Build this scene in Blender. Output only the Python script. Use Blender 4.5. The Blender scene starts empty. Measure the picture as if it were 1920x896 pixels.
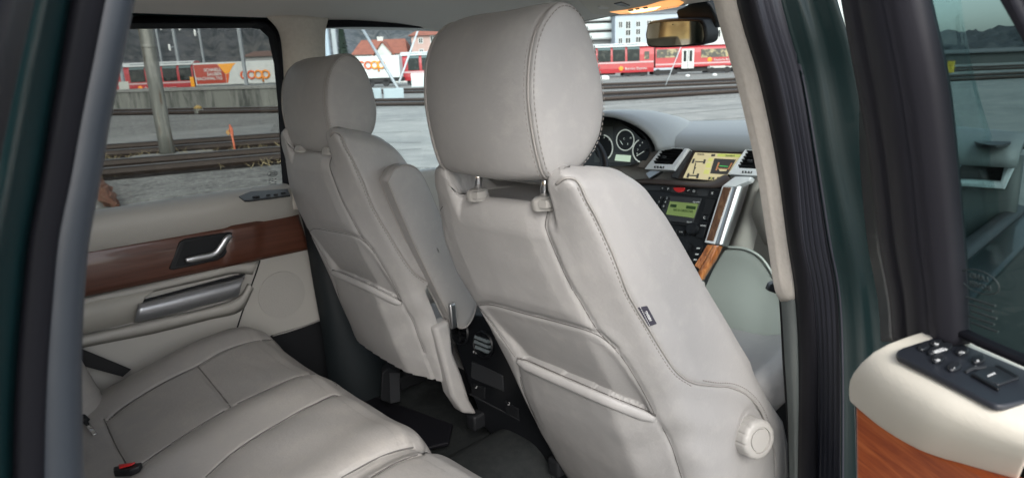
import bpy, bmesh, math, random
import numpy as np
from mathutils import Vector, Matrix
from mathutils.bvhtree import BVHTree
random.seed(7); np.random.seed(7)
S = bpy.context.scene
COL = S.collection

# ------------------------------------------------------------------ camera, frames
# CAR frame: x forward, y to the car's left, z up.  WORLD frame: z up, ground at z = 0 (the car stands on a slight cross slope).
F_PX, CX, CY = 1180.0, 960.0, 448.0
def camvec(px, py): return np.array([(px-CX)/F_PX, -(py-CY)/F_PX, -1.0])
_Y = camvec(-150, 230); _Y /= np.linalg.norm(_Y)
_a, _b = 1000.0, 6000.0
for _ in range(80):
    _m = (_a+_b)/2
    if np.dot(camvec(_m, 230-.055*(_m+150)), _Y) > 0: _a = _m
    else: _b = _m
_X = camvec(_a, 230-.055*(_a+150)); _X /= np.linalg.norm(_X)
R = np.stack([_X, _Y, np.cross(_X, _Y)])            # camera -> car
CAM = np.array([0.0, -1.2, 1.6])
_n = np.cross(camvec(300, 155), camvec(1250, 118)); _n /= np.linalg.norm(_n)
_nc = R @ (_n if _n[1] > 0 else -_n)
_xw = np.array([1.0, 0, 0])-_nc*_nc[0]; _xw /= np.linalg.norm(_xw)
WM = np.stack([_xw, np.cross(_nc, _xw), _nc])       # car -> world
CAMW = np.array([0.0, -1.2, 1.5])
M = Matrix.Translation(Vector(CAMW)) @ Matrix(WM.tolist()).to_4x4() @ Matrix.Translation(-Vector(CAM))

cam = bpy.data.cameras.new('camera'); camo = bpy.data.objects.new('camera', cam); COL.objects.link(camo)
camo.matrix_world = M @ Matrix.Translation(Vector(CAM)) @ Matrix(R.tolist()).to_4x4()
cam.sensor_width = 36; cam.lens = F_PX/1920*36; cam.clip_start = .01; cam.clip_end = 5000
cam.dof.use_dof = True; cam.dof.focus_distance = 1.25; cam.dof.aperture_fstop = 7.5
S.camera = camo

# ------------------------------------------------------------------ sky, sun, exposure
SUN_EL, SUN_AZ = 38, 235      # direction the light comes from: right and a little behind the camera
W = bpy.data.worlds.new('World'); S.world = W; W.use_nodes = True
nt = W.node_tree; nt.nodes.clear()
sky = nt.nodes.new('ShaderNodeTexSky'); sky.sky_type = 'NISHITA'; sky.sun_disc = False
sky.sun_elevation = math.radians(SUN_EL); sky.sun_rotation = math.radians(90-SUN_AZ+0)
sky.air_density = 1.0; sky.dust_density = 2.5; sky.ozone_density = 1.0
bg = nt.nodes.new('ShaderNodeBackground'); bg.inputs[1].default_value = .15
ow = nt.nodes.new('ShaderNodeOutputWorld')
hs = nt.nodes.new('ShaderNodeHueSaturation'); hs.inputs['Saturation'].default_value = .42     # thin overcast: a paler sky
nt.links.new(sky.outputs[0], hs.inputs['Color']); nt.links.new(hs.outputs[0], bg.inputs[0]); nt.links.new(bg.outputs[0], ow.inputs[0])
sl = bpy.data.lights.new('sun', 'SUN'); sl.energy = .6; sl.angle = math.radians(28); sl.color = (1, .96, .91)
so = bpy.data.objects.new('sun', sl); COL.objects.link(so); so.location = (-20, -25, 40)
_d = Vector((math.cos(math.radians(SUN_AZ))*math.cos(math.radians(SUN_EL)), math.sin(math.radians(SUN_AZ))*math.cos(math.radians(SUN_EL)), math.sin(math.radians(SUN_EL))))
so.rotation_euler = _d.to_track_quat('Z', 'Y').to_euler()
S.view_settings.view_transform = 'Standard'; S.view_settings.look = 'None'
S.view_settings.exposure = 1.42; S.view_settings.gamma = 1

# ------------------------------------------------------------------ pixel helpers (measure the photograph, place on real planes)
def ray(px, py): return R @ camvec(px, py)
def P(px, py, ax, val):
    d = ray(px, py); return CAM+d*((val-CAM[ax])/d[ax])
def PP(px, py, p0, n):
    d = ray(px, py); n = np.array(n, float); return CAM+d*(np.dot(np.array(p0)-CAM, n)/np.dot(d, n))
def PD(px, py, dep):
    return CAM+ray(px, py)*dep
def G(px, py, z=0.0):                    # world point on height z
    d = WM @ ray(px, py); return CAMW+d*((z-CAMW[2])/d[2])
def GD(px, py, dep):                     # world point at camera depth
    return CAMW+(WM @ ray(px, py))*dep
def crom(pts, n):                        # smooth curve through points
    p = [np.array(q, float) for q in pts]
    if len(p) == 2: return [p[0]+(p[1]-p[0])*k/n for k in range(n+1)]
    p = [2*p[0]-p[1]]+p+[2*p[-1]-p[-2]]; out = []
    for i in range(1, len(p)-2):
        for k in range(n):
            t = k/n
            out.append(.5*((2*p[i])+(p[i+1]-p[i-1])*t+(2*p[i-1]-5*p[i]+4*p[i+1]-p[i+2])*t*t+(3*p[i]-p[i-1]-3*p[i+1]+p[i+2])*t**3))
    out.append(p[-2]); return out
def sstep(a, b, x): 
    t = np.clip((x-a)/(b-a), 0, 1); return t*t*(3-2*t)

# ------------------------------------------------------------------ materials
MATS = {}
def mat(name, col, rough=.5, metal=0, spec=.5, coat=0, bump=None, var=None, emit=None, sheen=0, scl=(1, 1, 1), coatr=.05):
    m = bpy.data.materials.new(name); m.use_nodes = True; nt = m.node_tree; b = nt.nodes['Principled BSDF']
    b.inputs['Base Color'].default_value = (*col, 1); b.inputs['Roughness'].default_value = rough
    b.inputs['Metallic'].default_value = metal; b.inputs['Specular IOR Level'].default_value = spec
    b.inputs['Coat Weight'].default_value = coat; b.inputs['Coat Roughness'].default_value = coatr
    if sheen: b.inputs['Sheen Weight'].default_value = sheen
    tc = nt.nodes.new('ShaderNodeTexCoord'); mp = nt.nodes.new('ShaderNodeMapping'); mp.inputs['Scale'].default_value = scl
    nt.links.new(tc.outputs['Object'], mp.inputs[0])
    if bump:
        last = None
        for sc, st, dist in bump:
            n = nt.nodes.new('ShaderNodeTexNoise'); n.inputs['Scale'].default_value = sc; n.inputs['Detail'].default_value = 4
            nt.links.new(mp.outputs[0], n.inputs['Vector'])
            bp = nt.nodes.new('ShaderNodeBump'); bp.inputs['Strength'].default_value = st; bp.inputs['Distance'].default_value = dist
            nt.links.new(n.outputs[0], bp.inputs['Height'])
            if last: nt.links.new(last.outputs[0], bp.inputs['Normal'])
            last = bp
        nt.links.new(last.outputs[0], b.inputs['Normal'])
    if var:                                # list of (scale, colour, low, high): patches of wear, dirt or weather
        prev = None
        for sc, c2, lo, hi in var:
            n = nt.nodes.new('ShaderNodeTexNoise'); n.inputs['Scale'].default_value = sc; n.inputs['Detail'].default_value = 6; n.inputs['Roughness'].default_value = .62
            nt.links.new(mp.outputs[0], n.inputs['Vector'])
            mr = nt.nodes.new('ShaderNodeMapRange'); mr.inputs[1].default_value = lo; mr.inputs[2].default_value = hi
            nt.links.new(n.outputs[0], mr.inputs[0])
            mx = nt.nodes.new('ShaderNodeMix'); mx.data_type = 'RGBA'
            nt.links.new(mr.outputs[0], mx.inputs[0])
            if prev: nt.links.new(prev.outputs[2], mx.inputs[6])
            else: mx.inputs[6].default_value = (*col, 1)
            mx.inputs[7].default_value = (*c2, 1); prev = mx
        nt.links.new(prev.outputs[2], b.inputs['Base Color'])
    if emit:
        b.inputs['Emission Color'].default_value = (*emit[0], 1); b.inputs['Emission Strength'].default_value = emit[1]
    MATS[name] = m; return m
def glassmat(name, tint, refl=1.0):
    m = bpy.data.materials.new(name); m.use_nodes = True; nt = m.node_tree; nt.nodes.clear()
    o = nt.nodes.new('ShaderNodeOutputMaterial'); mx = nt.nodes.new('ShaderNodeMixShader')
    t = nt.nodes.new('ShaderNodeBsdfTransparent'); t.inputs[0].default_value = (*tint, 1)
    g = nt.nodes.new('ShaderNodeBsdfGlossy'); g.inputs['Roughness'].default_value = .003
    f = nt.nodes.new('ShaderNodeFresnel'); f.inputs[0].default_value = 1.5
    mu = nt.nodes.new('ShaderNodeMath'); mu.operation = 'MULTIPLY'; mu.inputs[1].default_value = refl
    ge = nt.nodes.new('ShaderNodeNewGeometry'); sb = nt.nodes.new('ShaderNodeMath'); sb.operation = 'SUBTRACT'; sb.inputs[0].default_value = 1.0; m2 = nt.nodes.new('ShaderNodeMath'); m2.operation = 'MULTIPLY'
    nt.links.new(ge.outputs['Backfacing'], sb.inputs[1]); nt.links.new(f.outputs[0], m2.inputs[0]); nt.links.new(sb.outputs[0], m2.inputs[1])
    nt.links.new(m2.outputs[0], mu.inputs[0]); nt.links.new(mu.outputs[0], mx.inputs[0])
    nt.links.new(t.outputs[0], mx.inputs[1]); nt.links.new(g.outputs[0], mx.inputs[2]); nt.links.new(mx.outputs[0], o.inputs[0])
    MATS[name] = m; return m
def woodmat(name, c1, c2, c3, scl, coat=.8, rough=.35):
    m = mat(name, c1, rough, coat=coat); nt = m.node_tree; b = nt.nodes['Principled BSDF']
    tc = nt.nodes.new('ShaderNodeTexCoord'); mp = nt.nodes.new('ShaderNodeMapping'); mp.inputs['Scale'].default_value = scl
    nt.links.new(tc.outputs['Object'], mp.inputs[0])
    w = nt.nodes.new('ShaderNodeTexNoise'); w.inputs['Scale'].default_value = 1.0; w.inputs['Detail'].default_value = 8; w.inputs['Distortion'].default_value = .6; w.inputs['Roughness'].default_value=.65
    nt.links.new(mp.outputs[0], w.inputs['Vector'])
    cr = nt.nodes.new('ShaderNodeValToRGB'); e = cr.color_ramp.elements
    e[0].position = .32; e[0].color = (*c2, 1); e[1].position = .68; e[1].color = (*c3, 1)
    k = e.new(.5); k.color = (*c1, 1)
    nt.links.new(w.outputs[0], cr.inputs[0]); nt.links.new(cr.outputs[0], b.inputs['Base Color'])
    return m
LEATHER = mat('seat leather', (.350, .341, .333), .48, spec=.4, bump=[(9, .12, .02), (38, .10, .004), (170, .30, .0018)], var=[(3, (.33, .324, .318), .4, .7), (26, (.385, .373, .36), .5, .8)])
BENCH = mat('bench leather', (.325, .309, .290), .43, spec=.4, bump=[(14, .10, .012), (45, .10, .004), (170, .32, .0018)], var=[(4, (.305, .296, .285), .4, .7), (24, (.36, .338, .312), .5, .8)])
THREAD = mat('stitch thread', (.22, .205, .19), .8)
CREASE = mat('leather welt', (.31, .295, .28), .5)
SLEEVE = mat('sand plastic', (.36, .35, .33), .42)
TRIM = mat('cream trim', (.60, .55, .47), .55, bump=[(260, .15, .001)])
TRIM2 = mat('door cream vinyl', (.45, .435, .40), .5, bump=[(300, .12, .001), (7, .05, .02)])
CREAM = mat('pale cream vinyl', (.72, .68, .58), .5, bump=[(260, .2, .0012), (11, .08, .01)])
FABRIC = mat('headliner cloth', (.72, .69, .65), .95, spec=.1, bump=[(500, .3, .001)], sheen=.2)
PILLAR = mat('pillar cloth', (.72, .67, .60), .9, spec=.15, bump=[(400, .35, .0012)], var=[(90, (.66, .61, .54), .4, .7)])
GREYTRIM = mat('grey green plastic', (.19, .21, .20), .5, bump=[(300, .15, .001)])
RUBBER = mat('black rubber', (.008, .008, .011), .6, spec=.2)
SEAL = mat('grey seal rubber', (.014, .015, .022), .38, spec=.5, bump=[(30, .08, .004)])
BLACK = mat('black plastic', (.008, .009, .011), .42, spec=.4)
BLACKM = mat('matt black plastic', (.011, .012, .014), .6, spec=.3)
DGREY = mat('dark grey plastic', (.032, .034, .038), .5)
FRAME = mat('dark frame plastic', (.019, .0185, .024), .6, spec=.28, bump=[(200, .1, .001)])
PAINT = mat('green car paint', (.0012, .0075, .008), .35, metal=.05, spec=.3, coat=.2, coatr=.02, var=[(900, (.003, .016, .016), .5, .8)])
PAINT_LIT = mat('lit green car paint', (.003, .027, .029), .32, metal=.15, coat=.6, var=[(900, (.006, .032, .034), .5, .8)])  # brighter copy of the body green; light on the near jamb is in the colour
BULB = mat('grey bulb seal', (.028, .035, .045), .40, spec=.6, bump=[(40, .1, .003)])
SILVER = mat('satin silver', (.58, .59, .60), .32, metal=1)
CHROME = mat('chrome', (.72, .72, .73), .12, metal=1)
ALU = mat('pale silver paint', (.72, .75, .77), .38, metal=.15)
CARPET = mat('dark carpet', (.022, .025, .026), .95, spec=.1, bump=[(350, .6, .003)], var=[(40, (.032, .035, .035), .4, .7)])
MATC = mat('floor mat rubber', (.022, .025, .026), .75, bump=[(250, .3, .002)])
DASH = mat('dash top skin', (.21, .222, .225), .5, bump=[(300, .15, .001)])
LOWER = mat('grey sage vinyl', (.34, .37, .35), .55, bump=[(300, .12, .001)])
WOOD = woodmat('dark cherry veneer', (.095, .034, .020), (.064, .023, .014), (.125, .047, .028), (1.4, 18, 34), .45, .35)
WOODR = woodmat('red cherry veneer', (.40, .082, .018), (.25, .042, .010), (.54, .14, .035), (9, 9, 130), .15, .45)
WOODO = woodmat('glossy walnut', (.42, .14, .04), (.12, .035, .012), (.62, .27, .09), (60, 60, 14), 1.0, .2)
BELT = mat('seat belt webbing', (.012, .012, .013), .8)
RED = mat('red plastic', (.55, .02, .02), .35)
WHITEINK = mat('white print', (.55, .56, .56), .5)
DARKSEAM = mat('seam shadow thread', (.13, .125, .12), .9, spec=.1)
GLASS = glassmat('windscreen glass', (.86, .93, .92), .28)
GLASST = glassmat('tinted side glass', (.60, .62, .605), .4)
GLASSD = glassmat('tinted door glass', (.44, .53, .53), .3)
GLASSV = glassmat('vent side glass', (.92, .98, .98), .4)

# ------------------------------------------------------------------ builders
BASE = {}
class MB:
    def __init__(s): s.v = []; s.f = []
    def add(s, vs, fs):
        o = len(s.v); s.v += [tuple(map(float, q)) for q in vs]; s.f += [tuple(i+o for i in q) for q in fs]; return s
    def box(s, c, d, rot=None):
        c = np.array(c, float); vs = []
        for x in (-.5, .5):
            for y in (-.5, .5):
                for z in (-.5, .5):
                    q = np.array([x*d[0], y*d[1], z*d[2]])
                    vs.append(c+(rot @ q if rot is not None else q))
        return s.add(vs, [(0, 1, 3, 2), (4, 6, 7, 5), (0, 4, 5, 1), (2, 3, 7, 6), (0, 2, 6, 4), (1, 5, 7, 3)])
    def prism(s, poly, vec):            # polygon of 3D points pushed along vec
        n = len(poly); vec = np.array(vec, float); vs = [np.array(q, float) for q in poly]; vs += [q+vec for q in vs]
        fs = [tuple(range(n))[::-1], tuple(range(n, 2*n))]+[(i, (i+1) % n, n+(i+1) % n, n+i) for i in range(n)]
        return s.add(vs, fs)
    def tube(s, pts, r, n=10, cap=True, closed=False, sq=None):
        pts = [np.array(q, float) for q in pts]; m = len(pts); rs = r if isinstance(r, (list, tuple, np.ndarray)) else [r]*m
        vs = []; up = None
        for i, q in enumerate(pts):
            a = pts[(i-1) % m] if (closed or i > 0) else q; b = pts[(i+1) % m] if (closed or i < m-1) else q
            t = b-a; t /= (np.linalg.norm(t)+1e-12)
            if up is None:
                h = np.array([0, 0, 1.0]) if abs(t[2]) < .9 else np.array([1.0, 0, 0]); up = h-t*np.dot(h, t)
            else: up = up-t*np.dot(up, t)
            up /= (np.linalg.norm(up)+1e-12); sd = np.cross(t, up)
            k1, k2 = sq or (1, 1)
            for k in range(n):
                an = 2*math.pi*k/n; vs.append(q+rs[i]*(math.cos(an)*up*k1+math.sin(an)*sd*k2))
        fs = []
        for i in range(m if closed else m-1):
            for k in range(n):
                fs.append((i*n+k, i*n+(k+1) % n, ((i+1) % m)*n+(k+1) % n, ((i+1) % m)*n+k))
        if cap and not closed: fs += [tuple(range(n))[::-1], tuple(range((m-1)*n, m*n))]
        return s.add(vs, fs)
    def grid(s, rows, closed=False):
        n = len(rows[0]); assert all(len(r_) == n for r_ in rows); vs = [q for r_ in rows for q in r_]; fs = []
        for i in range(len(rows)-1):
            for k in range(n if closed else n-1):
                fs.append((i*n+k, i*n+(k+1) % n, (i+1)*n+(k+1) % n, (i+1)*n+k))
        return s.add(vs, fs)
    def lathe(s, c, axis, prof, n=28, cap=True):     # prof: (radius, distance along axis)
        axis = np.array(axis, float); axis /= np.linalg.norm(axis)
        h = np.array([0, 0, 1.0]) if abs(axis[2]) < .9 else np.array([1.0, 0, 0]); u = np.cross(axis, h); u /= np.linalg.norm(u); w = np.cross(axis, u)
        rows = [[np.array(c)+axis*d+r*(math.cos(2*math.pi*k/n)*u+math.sin(2*math.pi*k/n)*w) for k in range(n)] for r, d in prof]
        s.grid(rows, True)
        if cap:
            o = len(s.v)-n*len(prof); s.f.append(tuple(o+k for k in range(n))[::-1]); o = len(s.v)-n; s.f.append(tuple(o+k for k in range(n)))
        return s
    def build(s, name, m, parent=None, smooth=False, bevel=0, solid=0, sub=0, auto=None, kind=None, label=None, off=0):
        me = bpy.data.meshes.new(name); b = BASE.get(parent.name if parent else None, (0, 0, 0))
        if parent and parent.parent: b = BASE.get(parent.name, b)
        me.from_pydata([(q[0]-b[0], q[1]-b[1], q[2]-b[2]) for q in s.v], [], s.f)
        bm = bmesh.new(); bm.from_mesh(me); bmesh.ops.recalc_face_normals(bm, faces=bm.faces); bm.to_mesh(me); bm.free()
        me.materials.append(m if not isinstance(m, str) else MATS[m])
        o = bpy.data.objects.new(name, me); COL.objects.link(o)
        if smooth or auto: me.polygons.foreach_set('use_smooth', [True]*len(me.polygons))
        if auto: me.set_sharp_from_angle(angle=math.radians(auto))
        if solid:
            k = o.modifiers.new('solid', 'SOLIDIFY'); k.thickness = solid; k.offset = off
        if bevel:
            k = o.modifiers.new('bevel', 'BEVEL'); k.width = bevel; k.segments = 3; k.limit_method = 'ANGLE'; k.angle_limit = math.radians(35)
            me.polygons.foreach_set('use_smooth', [True]*len(me.polygons)); me.set_sharp_from_angle(angle=math.radians(50))
        if sub:
            k = o.modifiers.new('sub', 'SUBSURF'); k.levels = sub; k.render_levels = sub; me.polygons.foreach_set('use_smooth', [True]*len(me.polygons))
        if parent: o.parent = parent; BASE[o.name] = b
        if kind: o['kind'] = kind
        if label: o['label'] = label
        return o
def thing(name, label, cat, base=(0, 0, 0), car=True, group=None):
    o = bpy.data.objects.new(name, None); COL.objects.link(o); o.empty_display_size = .05
    o.matrix_world = (M if car else Matrix()) @ Matrix.Translation(Vector(tuple(map(float, base))))
    o['label'] = label; o['category'] = cat
    if group: o['group'] = group
    BASE[o.name] = tuple(base); return o
def solo(mb, name, m, label, cat, base=(0, 0, 0), car=True, group=None, kind=None, **kw):
    mb.v = [(q[0]-base[0], q[1]-base[1], q[2]-base[2]) for q in mb.v]
    o = mb.build(name, m, None, **kw); o.matrix_world = (M if car else Matrix()) @ Matrix.Translation(Vector(tuple(map(float, base))))
    if kind: o['kind'] = kind
    else:
        o['label'] = label; o['category'] = cat
    if group: o['group'] = group
    return o
def text(name, s, size, org, xdir, ydir, m, parent, depth=.0006, align='CENTER', bold=0):
    cu = bpy.data.curves.new('t', 'FONT'); cu.body = s; cu.size = size; cu.align_x = align; cu.align_y = 'CENTER'; cu.extrude = depth; cu.offset = bold; cu.resolution_u = 3
    ob = bpy.data.objects.new('t', cu); COL.objects.link(ob); bpy.context.view_layer.update()
    me = bpy.data.meshes.new_from_object(ob.evaluated_get(bpy.context.evaluated_depsgraph_get())); bpy.data.objects.remove(ob)
    x = Vector(xdir).normalized(); y = Vector(ydir); y = (y-x*y.dot(x)).normalized(); z = x.cross(y)
    b = BASE.get(parent.name, (0, 0, 0)) if parent else (0, 0, 0)
    mt = Matrix.Translation(Vector(tuple(map(float, org)))-Vector(b)) @ Matrix((x, y, z)).transposed().to_4x4()
    me.transform(mt); me.materials.clear(); me.materials.append(m); me.name = name
    o = bpy.data.objects.new(name, me); COL.objects.link(o)
    if parent: o.parent = parent; BASE[o.name] = b
    return o
def copy_tree(o, parent=None):
    c = o.copy(); COL.objects.link(c)
    if parent: c.parent = parent
    for ch in list(o.children): copy_tree(ch, c)
    return c
# ------------------------------------------------------------------ front seats
def resample(pts, n, closed=True):
    p = np.array(pts, float)
    if closed: p = np.vstack([p, p[:1]])
    d = np.r_[0, np.cumsum(np.linalg.norm(np.diff(p, axis=0), axis=1))]
    t = np.linspace(0, d[-1], n+1 if closed else n)
    q = np.stack([np.interp(t, d, p[:, k]) for k in range(p.shape[1])], 1)
    return q[:-1] if closed else q
def smooth_closed(p, it=2):
    for _ in range(it): p = .25*np.roll(p, 1, 0)+.5*p+.25*np.roll(p, -1, 0)
    return p
def polydist(V, pl):                     # distance of every vertex to a 3D polyline
    best = np.full(len(V), 9.0)
    for a, b in zip(pl[:-1], pl[1:]):
        a = np.array(a); ab = np.array(b)-a; L = np.dot(ab, ab)+1e-12
        t = np.clip((V-a) @ ab/L, 0, 1); d = np.linalg.norm(V-a-t[:, None]*ab, axis=1); best = np.minimum(best, d)
    return best
def vnormals(V, F):
    n = np.zeros_like(V); F = np.array(F); a = np.cross(V[F[:, 2]]-V[F[:, 0]], V[F[:, 3]]-V[F[:, 1]])
    for k in range(4): np.add.at(n, F[:, k], a)
    return n/(np.linalg.norm(n, axis=1)[:, None]+1e-12)
def caster(V, F):
    t = BVHTree.FromPolygons([tuple(q) for q in V], [tuple(int(i) for i in f) for f in F])
    def hit(px, py):
        d = ray(px, py); h = t.ray_cast(Vector(CAM), Vector(d).normalized())
        return np.array(h[0]) if h[0] is not None else None
    return hit
def trace(hit, px, n=8):
    return [q for q in (hit(a, b) for a, b in crom(px, n)) if q is not None]
SC = np.array([0, -.37, 0])
LV = np.array([  # z, rear centre x, half width, corner x, front edge x
    (.50, 1.10, .235, 1.15, 1.47), (.57, 1.075, .245, 1.13, 1.46), (.68, 1.015, .25, 1.08, 1.43), (.80, .955, .25, 1.035, 1.38), (.91, .905, .247, .99, 1.285), (1.03, .855, .24, .935, 1.225),
    (1.16, .80, .23, .865, 1.135), (1.29, .755, .215, .79, 1.045), (1.40, .722, .20, .735, .965), (1.475, .70, .186, .70, .90)])
WL = np.array([(.5, .195), (.65, .20), (.8, .205), (1.0, .205), (1.09, .21), (1.16, .222), (1.22, .245), (1.30, .246), (1.40, .215), (1.475, .18)])
def seat_shell():
    NZ, NR = 230, 300
    zt = 1.482; rows = []
    zs = list(np.linspace(.52, zt-.035, NZ-14))+[zt-.035+.035*math.sin(a) for a in np.linspace(.12, math.pi/2, 14)]
    for z in zs:
        k = max(0, (z-(zt-.035))/.035); ins = .035*(1-math.sqrt(max(0, 1-k*k)))
        f = lambda c: float(np.interp(z, LV[:, 0], LV[:, c]))
        xr, w, xs, xf = f(1)+ins, f(2)-ins, f(3)+ins, f(4)-ins
        half = [(0, xr), (.07, xr+.001), (.125, xr+.004), (.165, xr+.35*(xs-xr)+.002), (w-.018, xr+.8*(xs-xr)), (w-.004, xs+.004), (w, xs+.02), (w+.008, xs+.07), (w+.006, xf-.05), (w-.004, xf-.014), (w-.02, xf), (w-.05, xf+.002), (.11, xf-.06), (.05, xf-.07), (0, xf-.072)]
        wl = float(np.interp(z, WL[:, 0], WL[:, 1]))-ins; xl = xr+.016
        lh = [(.06, xr), (.11, xr+.002), (wl-.035, xr+.006), (wl-.012, xl), (wl, xl+.02), (wl+.003, xl+.06), (wl+.002, xf-.05), (wl-.006, xf-.014), (wl-.02, xf), (wl-.05, xf+.002), (.11, xf-.06), (.05, xf-.07)]
        ring = [(-y, x) for y, x in half]+[(y, x) for y, x in lh[::-1]]
        q = smooth_closed(resample(ring, NR), 4)
        tilt = -.17*np.clip(q[:, 1]-xs, 0, .3)*sstep(.75, 1.25, z)
        rows.append(np.stack([q[:, 1], q[:, 0], z+tilt], 1))
    k = .6
    top = rows[-1]; c = top.mean(0)
    for s_ in (.8, .5, .15): rows.append(c+(top-c)*s_+np.array([0, 0, .0005]))
    V = np.vstack(rows); F = []
    for i in range(len(rows)-1):
        for j in range(NR): F.append((i*NR+j, i*NR+(j+1) % NR, (i+1)*NR+(j+1) % NR, (i+1)*NR+j))
    # lower the middle of the top edge between the shoulders (headrest notch)
    y = np.abs(V[:, 1]); zn = 1.408+.11*sstep(.127, .142, y)-.0*(V[:, 0]); h = .018
    zn = zn+.38*np.clip(V[:, 0]-.735, 0, .09)
    tt = np.clip((V[:, 2]-(zn-.06))/.06, 0, 1.6)*sstep(.142, .12, y)*(V[:, 0] < .80); V[:, 0] += .020*tt*tt
    d = V[:, 2]-zn; m = .5*(d+np.sqrt(d*d+h*h)); V[:, 2] = np.where(d > -.06, V[:, 2]-m+0*h, V[:, 2])
    V += SC
    return V, np.array(F)
def seat_geometry():
    V, F = seat_shell(); hit = caster(V, F); V0 = V.copy()
    px = dict(
        S1=[(1043, 345), (1058, 335), (1075, 335), (1087, 345), (1101, 376), (1120, 411), (1150, 478), (1175, 543), (1192, 575), (1215, 613), (1245, 663), (1270, 698), (1300, 717), (1340, 723), (1370, 726), (1400, 740), (1425, 768), (1440, 808), (1452, 848), (1455, 895)],
        S2=[(1028, 392), (1023, 418), (1026, 436), (1049, 492), (1071, 538), (1085, 560), (1120, 618), (1165, 668), (1200, 723), (1232, 786), (1260, 838), (1278, 896)],
        S3=[(828, 385), (822, 404), (824, 440), (838, 500), (862, 545), (895, 573), (930, 618), (965, 668), (980, 728), (1005, 788), (1030, 848), (1052, 890)],
        CR=[(897, 571), (925, 571), (980, 586), (1050, 604), (1115, 624), (1155, 652)],
        HEM=[(970, 676), (1000, 690), (1050, 712), (1110, 738), (1180, 768), (1236, 788)])
    T = {k: trace(hit, v) for k, v in px.items()}
    # front seam of the side face (the silhouette edge of the bolster)
    N = vnormals(V, F)
    if N[len(N)//2] @ (V[len(V)//2]-V.mean(0)) < 0: N = -N
    rear = (V[:, 0] < np.interp(V[:, 2], LV[:, 0], LV[:, 3])+.02)
    def zline(pl):                                     # height of a traced line as a function of y
        a = np.array(sorted([(q[1], q[2]) for q in pl])); return np.interp(V[:, 1], a[:, 0], a[:, 1])
    def yline(pl):
        a = np.array(sorted([(q[2], q[1]) for q in pl])); return np.interp(V[:, 2], a[:, 0], a[:, 1])
    zc, zh, yl, yr = zline(T['CR']), zline(T['HEM']), yline(T['S3']), yline(T['S2'])
    dS2, dS3, dS1, dCR = (polydist(V, T[k]) for k in ('S2', 'S3', 'S1', 'CR'))
    inside = rear & (V[:, 1] < yl) & (V[:, 1] > yr)
    D = np.zeros(len(V))
    side = sstep(0, .02, np.minimum(dS2, dS3))
    # upper pad puffs out, pocket mouth sinks in, pocket front stands slightly proud
    side2 = sstep(0, .045, np.minimum(dS2, dS3))
    D += inside*np.where(V[:, 2] > zc,   .006*side2*sstep(0, .035, V[:, 2]-zc), 0)
    mouth = np.clip((zc-V[:, 2])/np.maximum(zc-zh, .02), 0, 1)
    D -= inside*np.where((V[:, 2] <= zc) & (V[:, 2] > zh), (.003+.021*mouth**1.8)*side, 0)
    D += inside*np.where(V[:, 2] <= zh, .005*side2, 0)
    for dd, w_, dep in ((dS2, .0038, .0042), (dS3, .0038, .0042), (dS1, .0032, .003), (dCR, .005, .004)):
        D -= dep*np.exp(-(dd/w_)**2); D += .22*dep*np.exp(-((dd-.014)/.010)**2)
    # soft pulls and puckers near the lower side
    q = V*np.array([1, 1, 1])
    pk = np.sin(q[:, 2]*70+q[:, 0]*38+3*np.sin(q[:, 1]*23))*np.exp(-((q[:, 2]-.93)/.09)**2-((q[:, 1]+.56)/.07)**2)
    D += .0035*pk
    D += .0012*np.sin(q[:, 1]*19+q[:, 2]*11)*np.sin(q[:, 2]*17+2)
    pt = hit(1405, 815); dk = np.linalg.norm(V-pt, axis=1)
    D += -.006*np.exp(-((dk-.048)/.016)**2)
    V2 = V+N*D[:, None]
    return V2, F, T, caster(V2, F), V0
def fast_mesh(name, V, F, m, parent, smooth=True):
    b = np.array(BASE.get(parent.name, (0, 0, 0))); me = bpy.data.meshes.new(name)
    me.from_pydata((V-b).tolist(), [], F.tolist() if hasattr(F, 'tolist') else F)
    bm = bmesh.new(); bm.from_mesh(me); bmesh.ops.recalc_face_normals(bm, faces=bm.faces); bm.to_mesh(me); bm.free()
    me.polygons.foreach_set('use_smooth', [True]*len(me.polygons)); me.materials.append(m)
    o = bpy.data.objects.new(name, me); COL.objects.link(o); o.parent = parent; BASE[o.name] = tuple(b); return o
def stitches(pl, off_dir=None, step=.0095, ln=.0055, r=.0009, lift=.0006):
    mb = MB(); pl = [np.array(q) for q in pl]; d = np.r_[0, np.cumsum([np.linalg.norm(b-a) for a, b in zip(pl[:-1], pl[1:])])]
    A = np.array(pl); s_ = 0
    at = lambda t: np.array([np.interp(t, d, A[:, k]) for k in range(3)])
    while s_+ln < d[-1]:
        a, b = at(s_), at(s_+ln); up = (CAM-a)/np.linalg.norm(CAM-a)*lift
        mb.tube([a+up, b+up], r, 5); s_ += step
    return mb
SV, SF, ST, SHIT, _ = seat_geometry()
seat_base = (1.15, -.37, .55)
front_seat = thing('front_seat', 'near grey beige leather seat with AIRBAG tag and round adjuster knob', 'car seat', seat_base, group='front seats')
fast_mesh('backrest', SV, SF, LEATHER, front_seat)
wb = MB()
for k, r in (('S1', .0022),):
    wb.tube(ST[k], r, 6)
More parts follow.
